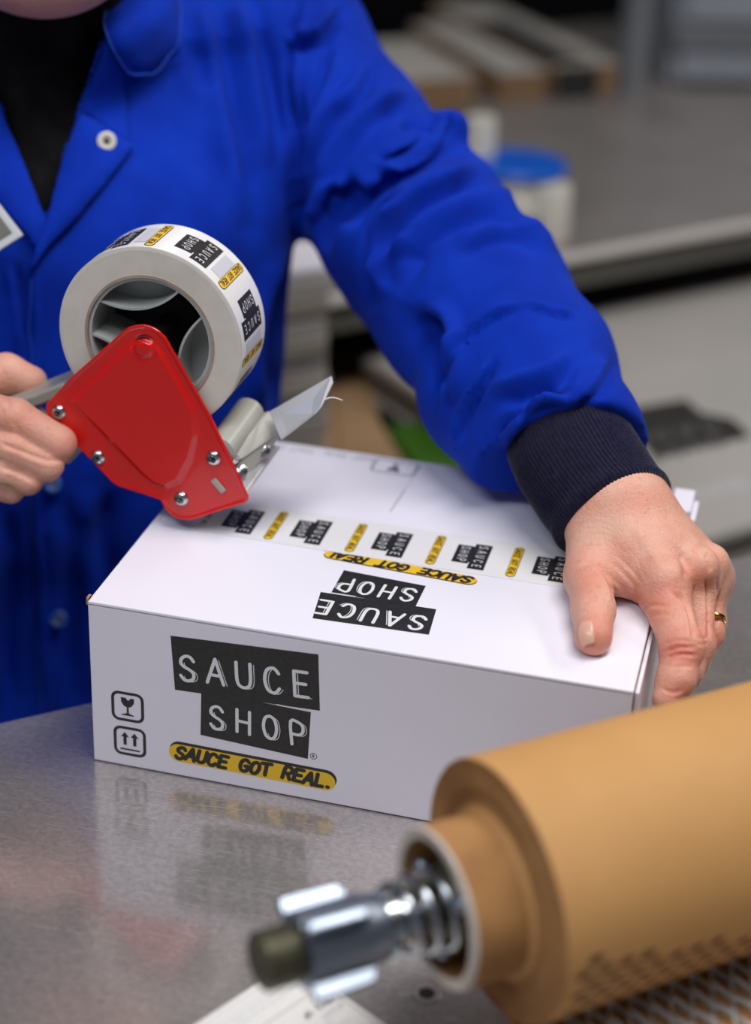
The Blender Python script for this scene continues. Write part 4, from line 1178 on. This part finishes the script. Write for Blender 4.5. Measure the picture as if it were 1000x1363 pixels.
def snap(px, py, lift, cm, r=.0066):
    c = on_coat(px, py, lift); ax = nrm(nrm(CAM - c) + np.array([0, 0, .15]))
    bm = bmesh.new(); lathe(bm, [(0, r), (.0012, r), (.0020, r * .82), (.0016, r * .55), (.0008, r * .42)], c, ax, 32); s = bm_obj('snap_button', fixn(bm), cm, coat, smooth=True, autosmooth=50)
    bm = bmesh.new(); lathe(bm, [(.0008, r * .38), (.0020, r * .34), (.0024, r * .22), (.0012, r * .15)], c, ax, 20); bm_obj('button_socket', fixn(bm), M_DARKST, s, smooth=True)
    return s


snap(141, 194, .013, M_CREAM)['label'] = 'cream snap button on the lapel'
M_BLUEBTN = new_mat('blue_button', (.01, .06, .30), .4)
snap(76, 824, .003, M_BLUEBTN, .0066); snap(70, 644, .003, M_BLUEBTN, .0066)
# left cuff: ribbed knit tube
cst = [at(750, 572, 1.180), at(768, 612, 1.165), at(793, 652, 1.150), at(821, 688, 1.136)]; crad = [.0395, .0405, .0398, .0388]
def knit(name, path, rad, n=360, m=26):
    P = np.array(path); C_ = []; R_ = []
    tt = np.linspace(0, len(P) - 1, m)
    for t in tt: C_.append([np.interp(t, range(len(P)), P[:, k]) for k in range(3)]); R_.append(np.interp(t, range(len(P)), rad))
    C_ = np.array(C_); ax = nrm(P[-1] - P[0]); u = nrm(np.cross(ax, [0, 0, 1])); v = np.cross(ax, u); bm = bmesh.new(); rings = []
    for k in range(m):
        s = k / (m - 1); roll_ = .0016 * math.exp(-((s - .93) / .06) ** 2) - .003 * max(0, (s - .97) / .03)
        ring = []
        for i in range(n):
            th = 2 * math.pi * i / n; rib = .00075 * math.cos(th * 90) * (.45 + .55 * min(1, abs(1 - s) * 9)) + .0012 * math.sin(th * 3 + s * 4) * (1 - s)
            q = C_[k] + (u * math.cos(th) + v * math.sin(th)) * (R_[k] + roll_ + rib); ring.append(bm.verts.new(q))
        rings.append(ring)
    for A_, B_ in zip(rings[:-1], rings[1:]):
        for i in range(n): bm.faces.new((A_[i], A_[(i + 1) % n], B_[(i + 1) % n], B_[i]))
    o = bm_obj(name, fixn(bm), M_NAVY, person, smooth=True); s = o.modifiers.new('t', 'SOLIDIFY'); s.thickness = .003; s.offset = -1
    return o


knit('cuff', cst, crad)['label'] = 'navy ribbed knit cuff at the wrist on the box'
knit('cuff', [r_(-130, 592, 1.185), r_(-95, 592, 1.18), r_(-72, 592, 1.178)], [.042, .038, .034], 180, 12)
# trousers and shoes carry the coat down to the floor
M_TROU = noise_mat('dark_trouser_cloth', (.02, .02, .025), (.03, .03, .035), 60, .9, 0, .2, 500)
def legs_f(P):
    d = None
    for s in (-1, 1):
        h = cxs[0] + BL * s * .09; a = h.copy(); a[2] = -.56; b = h.copy() ; b[2] = FZ + .06
        e = rcone(P, a, b, .085, .055); d = e if d is None else smin(d, e, .02)
    return d
tV, tF = surface_nets(legs_f, (cxs[0][0] - .25, cxs[0][1] - .2, FZ - .02), (cxs[0][0] + .25, cxs[0][1] + .2, -.45), .007)
fast_mesh('trousers', tV, tF, M_TROU, person)
for s in (-1, 1):
    h = cxs[0] + BL * s * .09
    sV, sF = surface_nets(lambda P: np.maximum(smin(ell(P, [*(h + BF * .06)[:2], FZ + .03], [BL, BF, (0, 0, 1)], (.048, .12, .045)), ell(P, [*h[:2], FZ + .05], [BL, BF, (0, 0, 1)], (.042, .06, .06)), .03), FZ - P[..., 2]), (h[0] - .2, h[1] - .25, FZ - .01), (h[0] + .2, h[1] + .2, FZ + .14), .006)
    fast_mesh('shoe', sV, sF, M_BLACK, person)

# name badge clipped on the left lapel
nb = thing('name_badge', on_coat(2, 320, .012), 'white rectangular name badge clipped on the blue coat', 'badge')
bq = [(-42, 262), (-2, 264), (31, 313), (-9, 337), (-50, 300)]
bq = [(-55, 292), (-8, 262), (31, 313), (-16, 343)]
bc = [at(*q, 1.205) for q in bq]; bn = nrm(np.cross(bc[1] - bc[0], bc[3] - bc[0])); bn = bn if bn @ (CAM - bc[0]) > 0 else -bn
bm = bmesh.new(); prism(bm, bc, -bn * .0018); bm_obj('badge_card', fixn(bm), new_mat('badge_white', (.50, .52, .53), .4), nb, bevel=.0008)
ic = np.mean(bc, 0); inn_ = [ic + (q - ic) * .66 + bn * .0003 for q in bc]; bm = bmesh.new(); prism(bm, inn_, bn * .0004); bm_obj('badge_photo', fixn(bm), new_mat('badge_dark', (.12, .12, .09), .4), nb)

# ================================================================== KRAFT ROLL ON ITS SPINDLE
RX = at(580, 1210, .86); RA = nrm([math.cos(math.radians(41)), math.sin(math.radians(41)), 0])
kr = thing('paper_roll', (RX[0] + RA[0] * .2, RX[1] + RA[1] * .2, 0), 'large brown kraft paper roll in the right foreground', 'paper roll')
SC = .86 / FPX
rc_o = 111 * SC; rc_i = 96 * SC; rp = 184 * SC
C2 = RX + RA * (82 * SC / .915)
bm = bmesh.new(); lathe(bm, [(0, rc_i), (0, rc_o - .001), (.001, rc_o), (.5, rc_o), (.5, rc_i)], RX, RA, 96, closed=True); tb = bm_obj('core_tube', fixn(bm), M_KRAFTEND, kr, smooth=True, autosmooth=40)
bm = bmesh.new(); lathe(bm, [(-.0006, rc_i - .0003), (-.0006, rc_o - .0006), (.0012, rc_o + .0003), (.0012, rc_i - .0003)], RX, RA, 96, closed=True); bm_obj('core_rim', fixn(bm), M_TUBE, tb, smooth=True, autosmooth=40)['label'] = 'pale cut rim of the cardboard core'
bm = bmesh.new(); nw = 40; prof = []
off = float((C2 - RX) @ RA)
for k in range(nw + 1):
    f = k / nw; r = rc_o + .0004 + (rp - rc_o - .001) * f
    t = -.010 * (1 - f) ** 1.2 * 0 + .0016 * math.sin(f * 9) * (1 - f) + (.0005 if k % 2 else 0) + (.004 * max(0, .25 - f) / .25 * -1)
    prof.append((t, r))
prof += [(.0008, rp), (.42, rp), (.42, rc_o + .0004)]
lathe(bm, prof, C2, RA, 160, closed=True)
bm.faces.ensure_lookup_table()
wind = bm_obj('paper_winding', fixn(bm), M_KRAFT, kr, smooth=True, autosmooth=50)
wind.data.materials.append(M_KRAFTEND)
ax_v = Vector(RA)
for f in wind.data.polygons:
    if abs(f.normal.dot(ax_v)) > .5: f.material_index = 1
# shadow of the honeycomb web, painted as dark lenses on the lower turn
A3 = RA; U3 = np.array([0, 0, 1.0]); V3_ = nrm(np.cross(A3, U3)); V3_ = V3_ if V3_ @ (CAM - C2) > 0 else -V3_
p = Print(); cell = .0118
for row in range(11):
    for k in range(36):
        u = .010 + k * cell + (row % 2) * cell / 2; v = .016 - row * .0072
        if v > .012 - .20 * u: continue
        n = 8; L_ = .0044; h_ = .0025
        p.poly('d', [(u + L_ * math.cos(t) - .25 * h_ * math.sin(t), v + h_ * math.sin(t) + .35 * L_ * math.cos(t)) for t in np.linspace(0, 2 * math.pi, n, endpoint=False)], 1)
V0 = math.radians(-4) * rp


def web_shadow_fn(u, v, l):
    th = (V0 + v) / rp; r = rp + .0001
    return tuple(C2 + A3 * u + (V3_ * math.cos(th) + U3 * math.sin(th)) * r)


sl = p.build('painted_web_shadow', web_shadow_fn, {'d': M_KRAFTDARK}, wind); sl['kind'] = 'stuff'
# expanded honeycomb web drawn off the underside of the roll towards the viewer, down to the table
def web_pt(u, t, h=0.0):
    zz = max(.0012, C2[2] - rp - .0006 - t * .16)
    q = C2 + A3 * u + V3_ * t; return np.array([q[0], q[1], zz + h])


cw = .0125; rh = .0200; wu0, wu1, wt1 = .006, .40, .20
bm = bmesh.new()
for row in range(int(wt1 / rh * 2)):
    prev = None
    for k in range(int((wu1 - wu0) / (cw / 8))):
        s = k * cw / 8; tt_ = .004 + row * rh * .5 + rh * .25 * math.cos(2 * math.pi * s / cw + math.pi * (row % 2))
        hz = .0012 * math.sin(2 * math.pi * s / cw + row); lean_ = .0010
        ring = [bm.verts.new(web_pt(wu0 + s, tt_ + a, b)) for a, b in ((-.0019 - lean_, .0048 + hz), (.0016 - lean_, .0050 + hz), (.0014, .0012), (-.0014, .0012))]
        if prev:
            for j in range(4): bm.faces.new((prev[j], prev[(j + 1) % 4], ring[(j + 1) % 4], ring[j]))
        prev = ring
web = bm_obj('honeycomb_web', fixn(bm), M_TISSUE, kr, smooth=True); web['kind'] = 'stuff'; web['label'] = 'pale expanded honeycomb paper drawn off the roll'
bm = bmesh.new(); A_ = []; B_ = []
for k in range(24):
    t = (wt1 + .012) * k / 23; A_.append(web_pt(wu0 - .002, t)); B_.append(web_pt(wu1 + .002, t))
va = [bm.verts.new(q) for q in A_]; vb = [bm.verts.new(q) for q in B_]
for k in range(23): bm.faces.new((va[k], va[k + 1], vb[k + 1], vb[k]))
o = bm_obj('backing_sheet', fixn(bm), M_KRAFT, kr); s_ = o.modifiers.new('t', 'SOLIDIFY'); s_.thickness = .0004; s_.offset = 0
spn = thing('roll_spindle', (RX[0] - RA[0] * .06, RX[1] - RA[1] * .06, 0), 'plated steel spindle with winged nut through the paper roll', 'spindle')
sc = lambda px: px * SC
PS = at(352, 1283, .86)      # tip of the shaft
PS = RX - RA * .0925; 
AXs = RA
def cyl(name, t0, t1, r, m, prof=None, n=48, rad=None, auto=40):
    bm = bmesh.new(); lathe(bm, prof or [(t0, r - .0012), (t0 + .0012, r), (t1 - .0008, r), (t1, r - .0008)], RX, AXs, n, rad=rad); return bm_obj(name, fixn(bm), m, spn, smooth=True, autosmooth=auto)


thr = [(-.0935, .0105), (-.0925, .0128)]
t = -.0915
while t < -.0735: thr += [(t, .0136), (t + .0005, .0142), (t + .0010, .0136)]; t += .0014
cyl('threaded_tip', 0, 0, 0, M_DARKST, thr + [(-.073, .0130)])['label'] = 'dark threaded shaft end'
cyl('shaft', -.0735, .60, .0105, M_ZINC)
nut = cyl('winged_nut', -.0735, -.030, .0175, M_CHROME, [(-.0735, .0150), (-.0725, .0185), (-.040, .0185), (-.036, .0172), (-.030, .0160)])
a3, u3, v3 = AXs, nrm(np.cross(AXs, [0, 0, 1])), None; v3 = np.cross(a3, u3)
for k in range(4):
    th = math.radians(28 + 90 * k); dr = u3 * math.cos(th) + v3 * math.sin(th); tn = -u3 * math.sin(th) + v3 * math.cos(th)
    lean = dr * .9 + tn * .0
    c = RX + dr * .0165; pts = []
    for tt_, hh in ((-.0735, .0085), (-.0715, .0098), (-.043, .0092), (-.039, .001), (-.0735, .000)):
        pts.append(c + a3 * tt_ + dr * hh)
    bm = bmesh.new(); prism(bm, [q - tn * .0028 for q in pts], tn * .0056); bm_obj('wing', fixn(bm), M_CHROME, spn, bevel=.0016, seg=3, autosmooth=50)
cyl('collar', -.030, -.022, .0155, M_ZINC)
# coil spring behind the nut
cu = bpy.data.curves.new('coil_spring', 'CURVE'); cu.dimensions = '3D'; cu.bevel_depth = .0021; cu.bevel_resolution = 3
sp = cu.splines.new('POLY'); n = 140; sp.points.add(n - 1)
for i in range(n):
    s = i / (n - 1); th = 2 * math.pi * 3.6 * s; q = RX + a3 * (-.027 + .034 * s) + (u3 * math.cos(th) + v3 * math.sin(th)) * (.0165 + .004 * s); sp.points[i].co = (*q, 1)
cu.materials.append(M_ZINC); bake_curve('coil_spring', cu, spn)
cyl('expansion_cone', .004, .03, .027, M_DARKST, [(.004, .018), (.012, .024), (.030, rc_i - .0004), (.034, rc_i - .0004)])
for k in range(3):
    th = math.radians(80 + 120 * k); dr = u3 * math.cos(th) + v3 * math.sin(th); bm = bmesh.new(); bmesh.ops.create_uvsphere(bm, u_segments=16, v_segments=10, radius=.0045, matrix=Matrix.Translation(RX + a3 * .004 + dr * .024)); bm_obj('ball_catch', bm, M_CHROME, spn, smooth=True)
# stand that carries the spindle at its far end
st = thing('roll_stand', (*(RX + RA * .56)[:2], 0), 'grey steel stand holding the far end of the spindle', 'stand')
bm = bmesh.new(); mS = frame(RX + RA * .56, RA); add_box(bm, (-.006, -.05, -RX[2]), (.006, .05, .03), mS); bm_obj('upright', bm, M_GREYPAINT, st, bevel=.002)
bm = bmesh.new(); add_box(bm, (-.06, -.08, -RX[2]), (.06, .08, -RX[2] + .006), mS); bm_obj('foot_plate', bm, M_GREYPAINT, st, bevel=.002)

# ================================================================== LABEL SHEET ON THE TABLE
lbp = [at(*q, z=0) for q in ((262, 1363), (352, 1304), (458, 1331), (520, 1373), (400, 1440))]
la, lb, lc = at(228, 1385, z=0), at(372, 1292, z=0), at(462, 1334, z=0)
lu = nrm(lb - la); lv = np.cross([0, 0, 1], lu); lv = lv if lv @ (lc - lb) > 0 else -lv
LO = at(255, 1368, z=0); LW, LH = .125, .115
LO = at(390, 1279, z=0); lu = nrm(at(262, 1363, z=0) - LO); lv = np.cross([0, 0, 1], lu)
lab = thing('delivery_note', LO + lu * .05 + lv * .05, 'white printed paper label lying on the table under the spindle', 'paper label')
bm = bmesh.new(); prism(bm, [LO + lu * a + lv * b + np.array([0, 0, .0004]) for a, b in ((0, 0), (.112, 0), (.112, .15), (0, .15))], (0, 0, .0002)); bm_obj('paper', fixn(bm), new_mat('label_paper', (.74, .73, .70), .5), lab)
p = Print()
for v in (.0035, .0085, .0255): p.stroke('g' if v < .02 else 'k', [(.006, v), (.098, v)], .0003, 1)
p.stroke('k', [(.0025, .003), (.0025, .14)], .0004, 1)
rr_ = random.Random(4)
for j, v in enumerate((.012, .016, .048, .053, .060)):
    x = .010 + rr_.random() * .01
    while x < .075: l = .003 + rr_.random() * .008; p.stroke('g', [(x, v), (x + l, v)], .0007, 1); x += l + .002
p.text('k', 'CR13 UP', (.006, .034), (1, 0), (0, 1), .0038, .6, .2, .14, 2); p.text('g', 'WEIGHT', (.005, .041), (1, 0), (0, 1), .0036, .6, .2, .14, 2)
p.build('label_print', lambda u, v, l: tuple(LO + lu * u + lv * v + np.array([0, 0, .0007 + .00005 * l])), INK, lab)

# ================================================================== BACKGROUND
def obox(name, o, u, n, lo, hi, m, parent=None, bev=.002):
    mt = frame(o, u); bm = bmesh.new(); add_box(bm, lo, hi, mt); return bm_obj(name, bm, m, parent, bevel=bev)


M_RAIL = new_mat('dark_bench_rail', (.10, .095, .08), .5); M_EDGEHIGHLIGHT = new_mat('bench_edge_highlight', (.80, .76, .72), .4, .5)
# bench behind
B0 = at(720, 345, z=0); B1 = at(1000, 295, z=0); BU = nrm(B1 - B0)
mB = frame(B0, BU)
bench = thing('steel_bench', (*(mB @ Vector((.2, .45, 0)))[:2], FZ), 'long steel bench behind the worker carrying the flat cartons', 'bench')
def bb(name, lo, hi, m, bev=.004, parent=bench):
    bm = bmesh.new(); add_box(bm, lo, hi, mB); return bm_obj(name, bm, m, parent, bevel=bev)
bb('worktop', (-1.6, 0, -.012), (1.6, 1.0, 0), M_TABLE2, .004)
bb('front_rail', (-1.6, .004, -.046), (1.6, .02, -.0121), M_RAIL)
bb('lip_highlight', (-1.6, -.010, -.0085), (1.6, -.0002, .0035), M_EDGEHIGHLIGHT, .003)  # pale strip added as the highlight along the bench edge
bb('under_bench_shade', (-1.6, .30, -.584), (1.6, .32, -.0121), M_BLACK)  # black sheet added to stand for the shade under the bench
bb('lower_shelf', (-1.6, .05, -.60), (1.6, .95, -.585), M_GREYPAINT)
for x in (-1.5, -.1, 1.5):
    for y in (.06, .93): bb('leg', (x - .02, y - .02, FZ), (x + .02, y + .02, -.0761 if y < .5 else -.0121), M_CREAM if x == -.1 else M_GREYPAINT)

# flat cartons stacked on that bench
def carton_stack(px, py, wid, dep, hgt, label, dark=False, ang=0):
    o = at(px, py, z=0); u = Vector(BU); u.rotate(Matrix.Rotation(math.radians(ang), 3, 'Z'))
    t = thing('carton_stack', o, label, 'cartons', 'flat carton stacks on the rear bench'); m = frame(o, u); n = 12
    for k in range(n):
        bm = bmesh.new(); j = random.uniform(-.003, .003); add_box(bm, (j, j, hgt * k / n + .0006), (wid + j, dep + j, hgt * (k + 1) / n - .0012), m)
        s = bm_obj('flat_carton', bm, M_CARTON, t, bevel=.0012, seg=1)
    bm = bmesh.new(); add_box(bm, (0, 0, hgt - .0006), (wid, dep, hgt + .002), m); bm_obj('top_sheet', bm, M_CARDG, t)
    return t, m


carton_stack(505, 152, .148, .24, .046, 'nearest stack of flat brown cartons with pale top, beside the blue sleeve', ang=-10)
carton_stack(664, 138, .074, .34, .044, 'narrow stack of flat brown cartons between its wider neighbours', ang=-10)
t4, m4 = carton_stack(736, 133, .106, .46, .050, 'stack of flat cartons with a black end label, beside the steel post', ang=-10)
bm = bmesh.new(); add_box(bm, (.0, -.006, .002), (.072, -.0045, .049), m4); bm_obj('black_label', bm, M_BLACK, t4)
bm = bmesh.new(); add_box(bm, (.0, .01, .0525), (.060, .30, .0532), m4); bm_obj('dark_print', bm, M_BLACK, t4)
# post, frame and grey cabinet
pp = at(846, 128, z=0)
post = thing('steel_post', (pp[0], pp[1], 0), 'upright grey steel post standing between the cartons and grey cabinet', 'post')
mP = frame(pp, BU)
bm = bmesh.new(); add_box(bm, (-.016, 0, 0), (.016, .03, 1.0), mP); bm_obj('column', bm, M_GREYPAINT, post, bevel=.003)
bm = bmesh.new(); add_box(bm, (-.03, -.004, 0), (.03, .04, .004), mP); bm_obj('base_plate', bm, M_GREYPAINT, post, bevel=.001)
mc_ = frame(at(890, 116, z=0), (math.cos(math.radians(20)), math.sin(math.radians(20)), 0))
cab = thing('grey_cabinet', at(960, 118, z=0), 'pale grey steel cabinet at the back right of the rear bench', 'cabinet')
M_CAB = noise_mat('cabinet_paint', (.24, .26, .30), (.28, .30, .34), 4, .5, 0, .03, 60)
for nme, lo, hi in (('carcass', (0, .02, .002), (1.0, .3, .9)), ('drawer_front', (.015, 0, .01), (.98, .019, .060)), ('drawer_front', (.015, 0, .100), (.98, .019, .40)), ('rail', (-.0, -.012, .064), (1.0, .018, .094))):
    bm = bmesh.new(); add_box(bm, lo, hi, mc_); bm_obj(nme, bm, M_CAB if nme != 'rail' else M_GREYPAINT, cab, bevel=.003)

# white tape machine with a blue disc, half behind the sleeve
mo = at(690, 345, z=0.0)
tm_c = at(655, 300, 1.98); 
MC = at(690, 330, z=.0) + np.array([-.0, .16, 0]); MC = at(668, 300, z=0)
mach = thing('label_dispenser', MC, 'cream label dispenser with a bright blue top disc behind the sleeve', 'dispenser')
def mcyl(name, c, r0, r1, z0, z1, m, n=40):
    bm = bmesh.new(); lathe(bm, [(z0, r0 * .97), (z0 + .002, r0), (z1 - .004, r1), (z1, r1 * .95)], c, (0, 0, 1), n); return bm_obj(name, fixn(bm), m, mach, smooth=True, autosmooth=40)
zc = .085
cc = at(690, 205, z=.085); cc[2] = 0
mcyl('housing', cc + np.array([0, 0, 0]), .050, .056, 0, .045, M_CREAM)
mcyl('tape_reel', cc, .049, .049, .046, .066, M_TAPEEDGE)
mcyl('blue_disc', cc, .060, .060, .068, .076, M_BLUEPL)['label'] = 'bright blue plastic disc'
mcyl('knob', at(640, 178, z=.10) * [1, 1, 0], .020, .018, .0, .120, M_CREAM)
q = at(735, 262, z=.05); mcyl('side_roller', q * [1, 1, 0], .024, .022, 0, .064, M_CREAM)
q = at(690, 290, z=.02); mcyl('front_roller', q * [1, 1, 0], .030, .028, 0, .050, M_CREAM)
mcyl('dark_gap', q * [1, 1, 0] + np.array([.012, -.02, 0]), .018, .018, 0, .025, M_BLACK)

# printed white sheets on a pallet height stack between the tables
S0 = at(900, 663, z=-.05); S1 = at(1000, 636, z=-.05); SU = nrm(S1 - S0); mSt = frame(S0, SU)
stk = thing('printed_board_stack', (*(mSt @ Vector((.3, .3, 0)))[:2], FZ), 'stack of white printed carton sheets beyond the table at right', 'cartons')
bm = bmesh.new()
lay = 9
for k in range(lay):
    j = random.uniform(-.006, .006); z1 = -.052 - k * .0125
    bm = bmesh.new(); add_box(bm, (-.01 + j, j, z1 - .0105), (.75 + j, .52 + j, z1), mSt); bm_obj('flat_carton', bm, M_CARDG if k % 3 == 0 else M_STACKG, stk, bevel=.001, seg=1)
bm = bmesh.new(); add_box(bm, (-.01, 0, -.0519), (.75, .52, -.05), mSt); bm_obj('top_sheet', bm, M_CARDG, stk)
bm = bmesh.new(); add_box(bm, (-.01, .0, -.82), (.75, .52, -.165), mSt); bm_obj('lower_cartons', bm, M_STACK, stk, bevel=.003)
bm = bmesh.new(); add_box(bm, (-.02, -.01, FZ), (.76, .53, -.821), mSt); bm_obj('pallet', bm, M_CARTON, stk, bevel=.003)
inv = mSt.inverted()
def sxy(px, py): q = inv @ Vector(at(px, py, z=-.05)); return np.array([q.x, q.y])
p = Print()
p.poly('k', [sxy(*q) for q in ((822, 490), (920, 474), (952, 500), (872, 520))]); p.poly('k', [sxy(*q) for q in ((845, 512), (948, 492), (985, 500), (1010, 522), (880, 550))], 1.4)
p.text('d', 'SAUCE', sxy(960, 500), sxy(850, 520) - sxy(960, 500), sxy(950, 530) - sxy(940, 490), .030, .6, .4, .12, 2)
p.text('d', 'SHOP', sxy(970, 520), sxy(870, 542) - sxy(970, 520), sxy(950, 530) - sxy(940, 490), .026, .6, .4, .12, 2)
for k, (a, b) in enumerate((((890, 602), (930, 590)), ((940, 588), (990, 575)))):
    A_, B_ = sxy(*a), sxy(*b); p.text('g', 'REAL' if k else 'SAUCE', B_, A_ - B_, np.array([-(B_ - A_)[1], (B_ - A_)[0]]) * -1, .020, .6, .2, .15, 2)
p.build('sheet_print', lambda u, v, l: tuple(mSt @ Vector((u, v, -.05 + .0001 * l))), INK, stk)

# things low behind the arm, standing side by side on the floor
ZL = -.14


def low(name, poly, m, label, cat, part, zt=ZL, rim=None):
    P = [at(*q, z=zt) for q in poly]; c = np.mean(P, 0)
    t = thing(name, (c[0], c[1], FZ), label, cat)
    bm = bmesh.new(); prism(bm, P, (0, 0, FZ - zt)); bm_obj(part, fixn(bm), m, t, bevel=.004)
    if rim: 
        bm = bmesh.new(); prism(bm, [c + (q - c) * .93 + np.array([0, 0, .0008]) for q in P], (0, 0, .004)); bm_obj(rim[0], fixn(bm), rim[1], t, bevel=.001)
    return t, P, c


M_CARTD = noise_mat('dark_brown_board', (.10, .055, .022), (.14, .08, .035), 10, .8, 0, .1, 100)
t, P, c = low('brown_carton', [(350, 508), (498, 498), (505, 560), (545, 625), (340, 625)], M_CARTON, 'brown cardboard carton low behind the white box, under the tape strip', 'carton', 'carton_body')
bm = bmesh.new(); q = [at(*k, z=ZL) for k in ((352, 512), (440, 507), (450, 622), (345, 622))]; prism(bm, [k + np.array([0, 0, .0008]) for k in q], (0, 0, .003)); bm_obj('flap', fixn(bm), M_CARTON, t)
bm = bmesh.new(); q = [at(*k, z=ZL) for k in ((443, 507), (495, 502), (501, 560), (539, 622), (453, 622))]; prism(bm, [k + np.array([0, 0, .0008]) for k in q], (0, 0, .003)); bm_obj('flap', fixn(bm), M_CARTON, t)
low('dark_carton', [(436, 470), (530, 452), (560, 478), (552, 488), (446, 502)], M_CARTD, 'small dark brown carton between the sheet stack and grey tray', 'carton', 'carton_body')
low('grey_tray', [(530, 497), (620, 480), (640, 530), (545, 532)], M_CARDG, 'grey tray low behind the elbow, in front of it a black bin', 'tray', 'tray_body')
low('black_bin', [(503, 506), (546, 534), (642, 532), (656, 556), (510, 562)], M_BLACK, 'black bin between the grey tray and green crate', 'bin', 'bin_body')
low('green_crate', [(512, 567), (650, 560), (705, 645), (556, 640)], M_GREEN, 'green plastic crate low behind the box and under the sleeve', 'crate', 'crate_body', rim=('lid', M_GREEN))
q4 = [at(*k, z=.06) for k in ((372, 376), (440, 366), (432, 330), (366, 338))]; cw_ = np.mean(q4, 0)
ws = thing('sheet_stack', (cw_[0], cw_[1], FZ), 'tall stack of white sheets seen between the coat and the sleeve', 'paper stack')
for k in range(16):
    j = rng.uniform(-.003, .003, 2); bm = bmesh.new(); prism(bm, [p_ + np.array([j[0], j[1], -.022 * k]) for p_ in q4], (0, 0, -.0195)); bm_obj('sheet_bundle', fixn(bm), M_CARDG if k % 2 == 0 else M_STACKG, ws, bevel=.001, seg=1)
bm = bmesh.new(); prism(bm, [p_ + np.array([0, 0, -.352]) for p_ in q4], (0, 0, FZ - (.06 - .352))); bm_obj('plinth', fixn(bm), M_CARTON, ws)
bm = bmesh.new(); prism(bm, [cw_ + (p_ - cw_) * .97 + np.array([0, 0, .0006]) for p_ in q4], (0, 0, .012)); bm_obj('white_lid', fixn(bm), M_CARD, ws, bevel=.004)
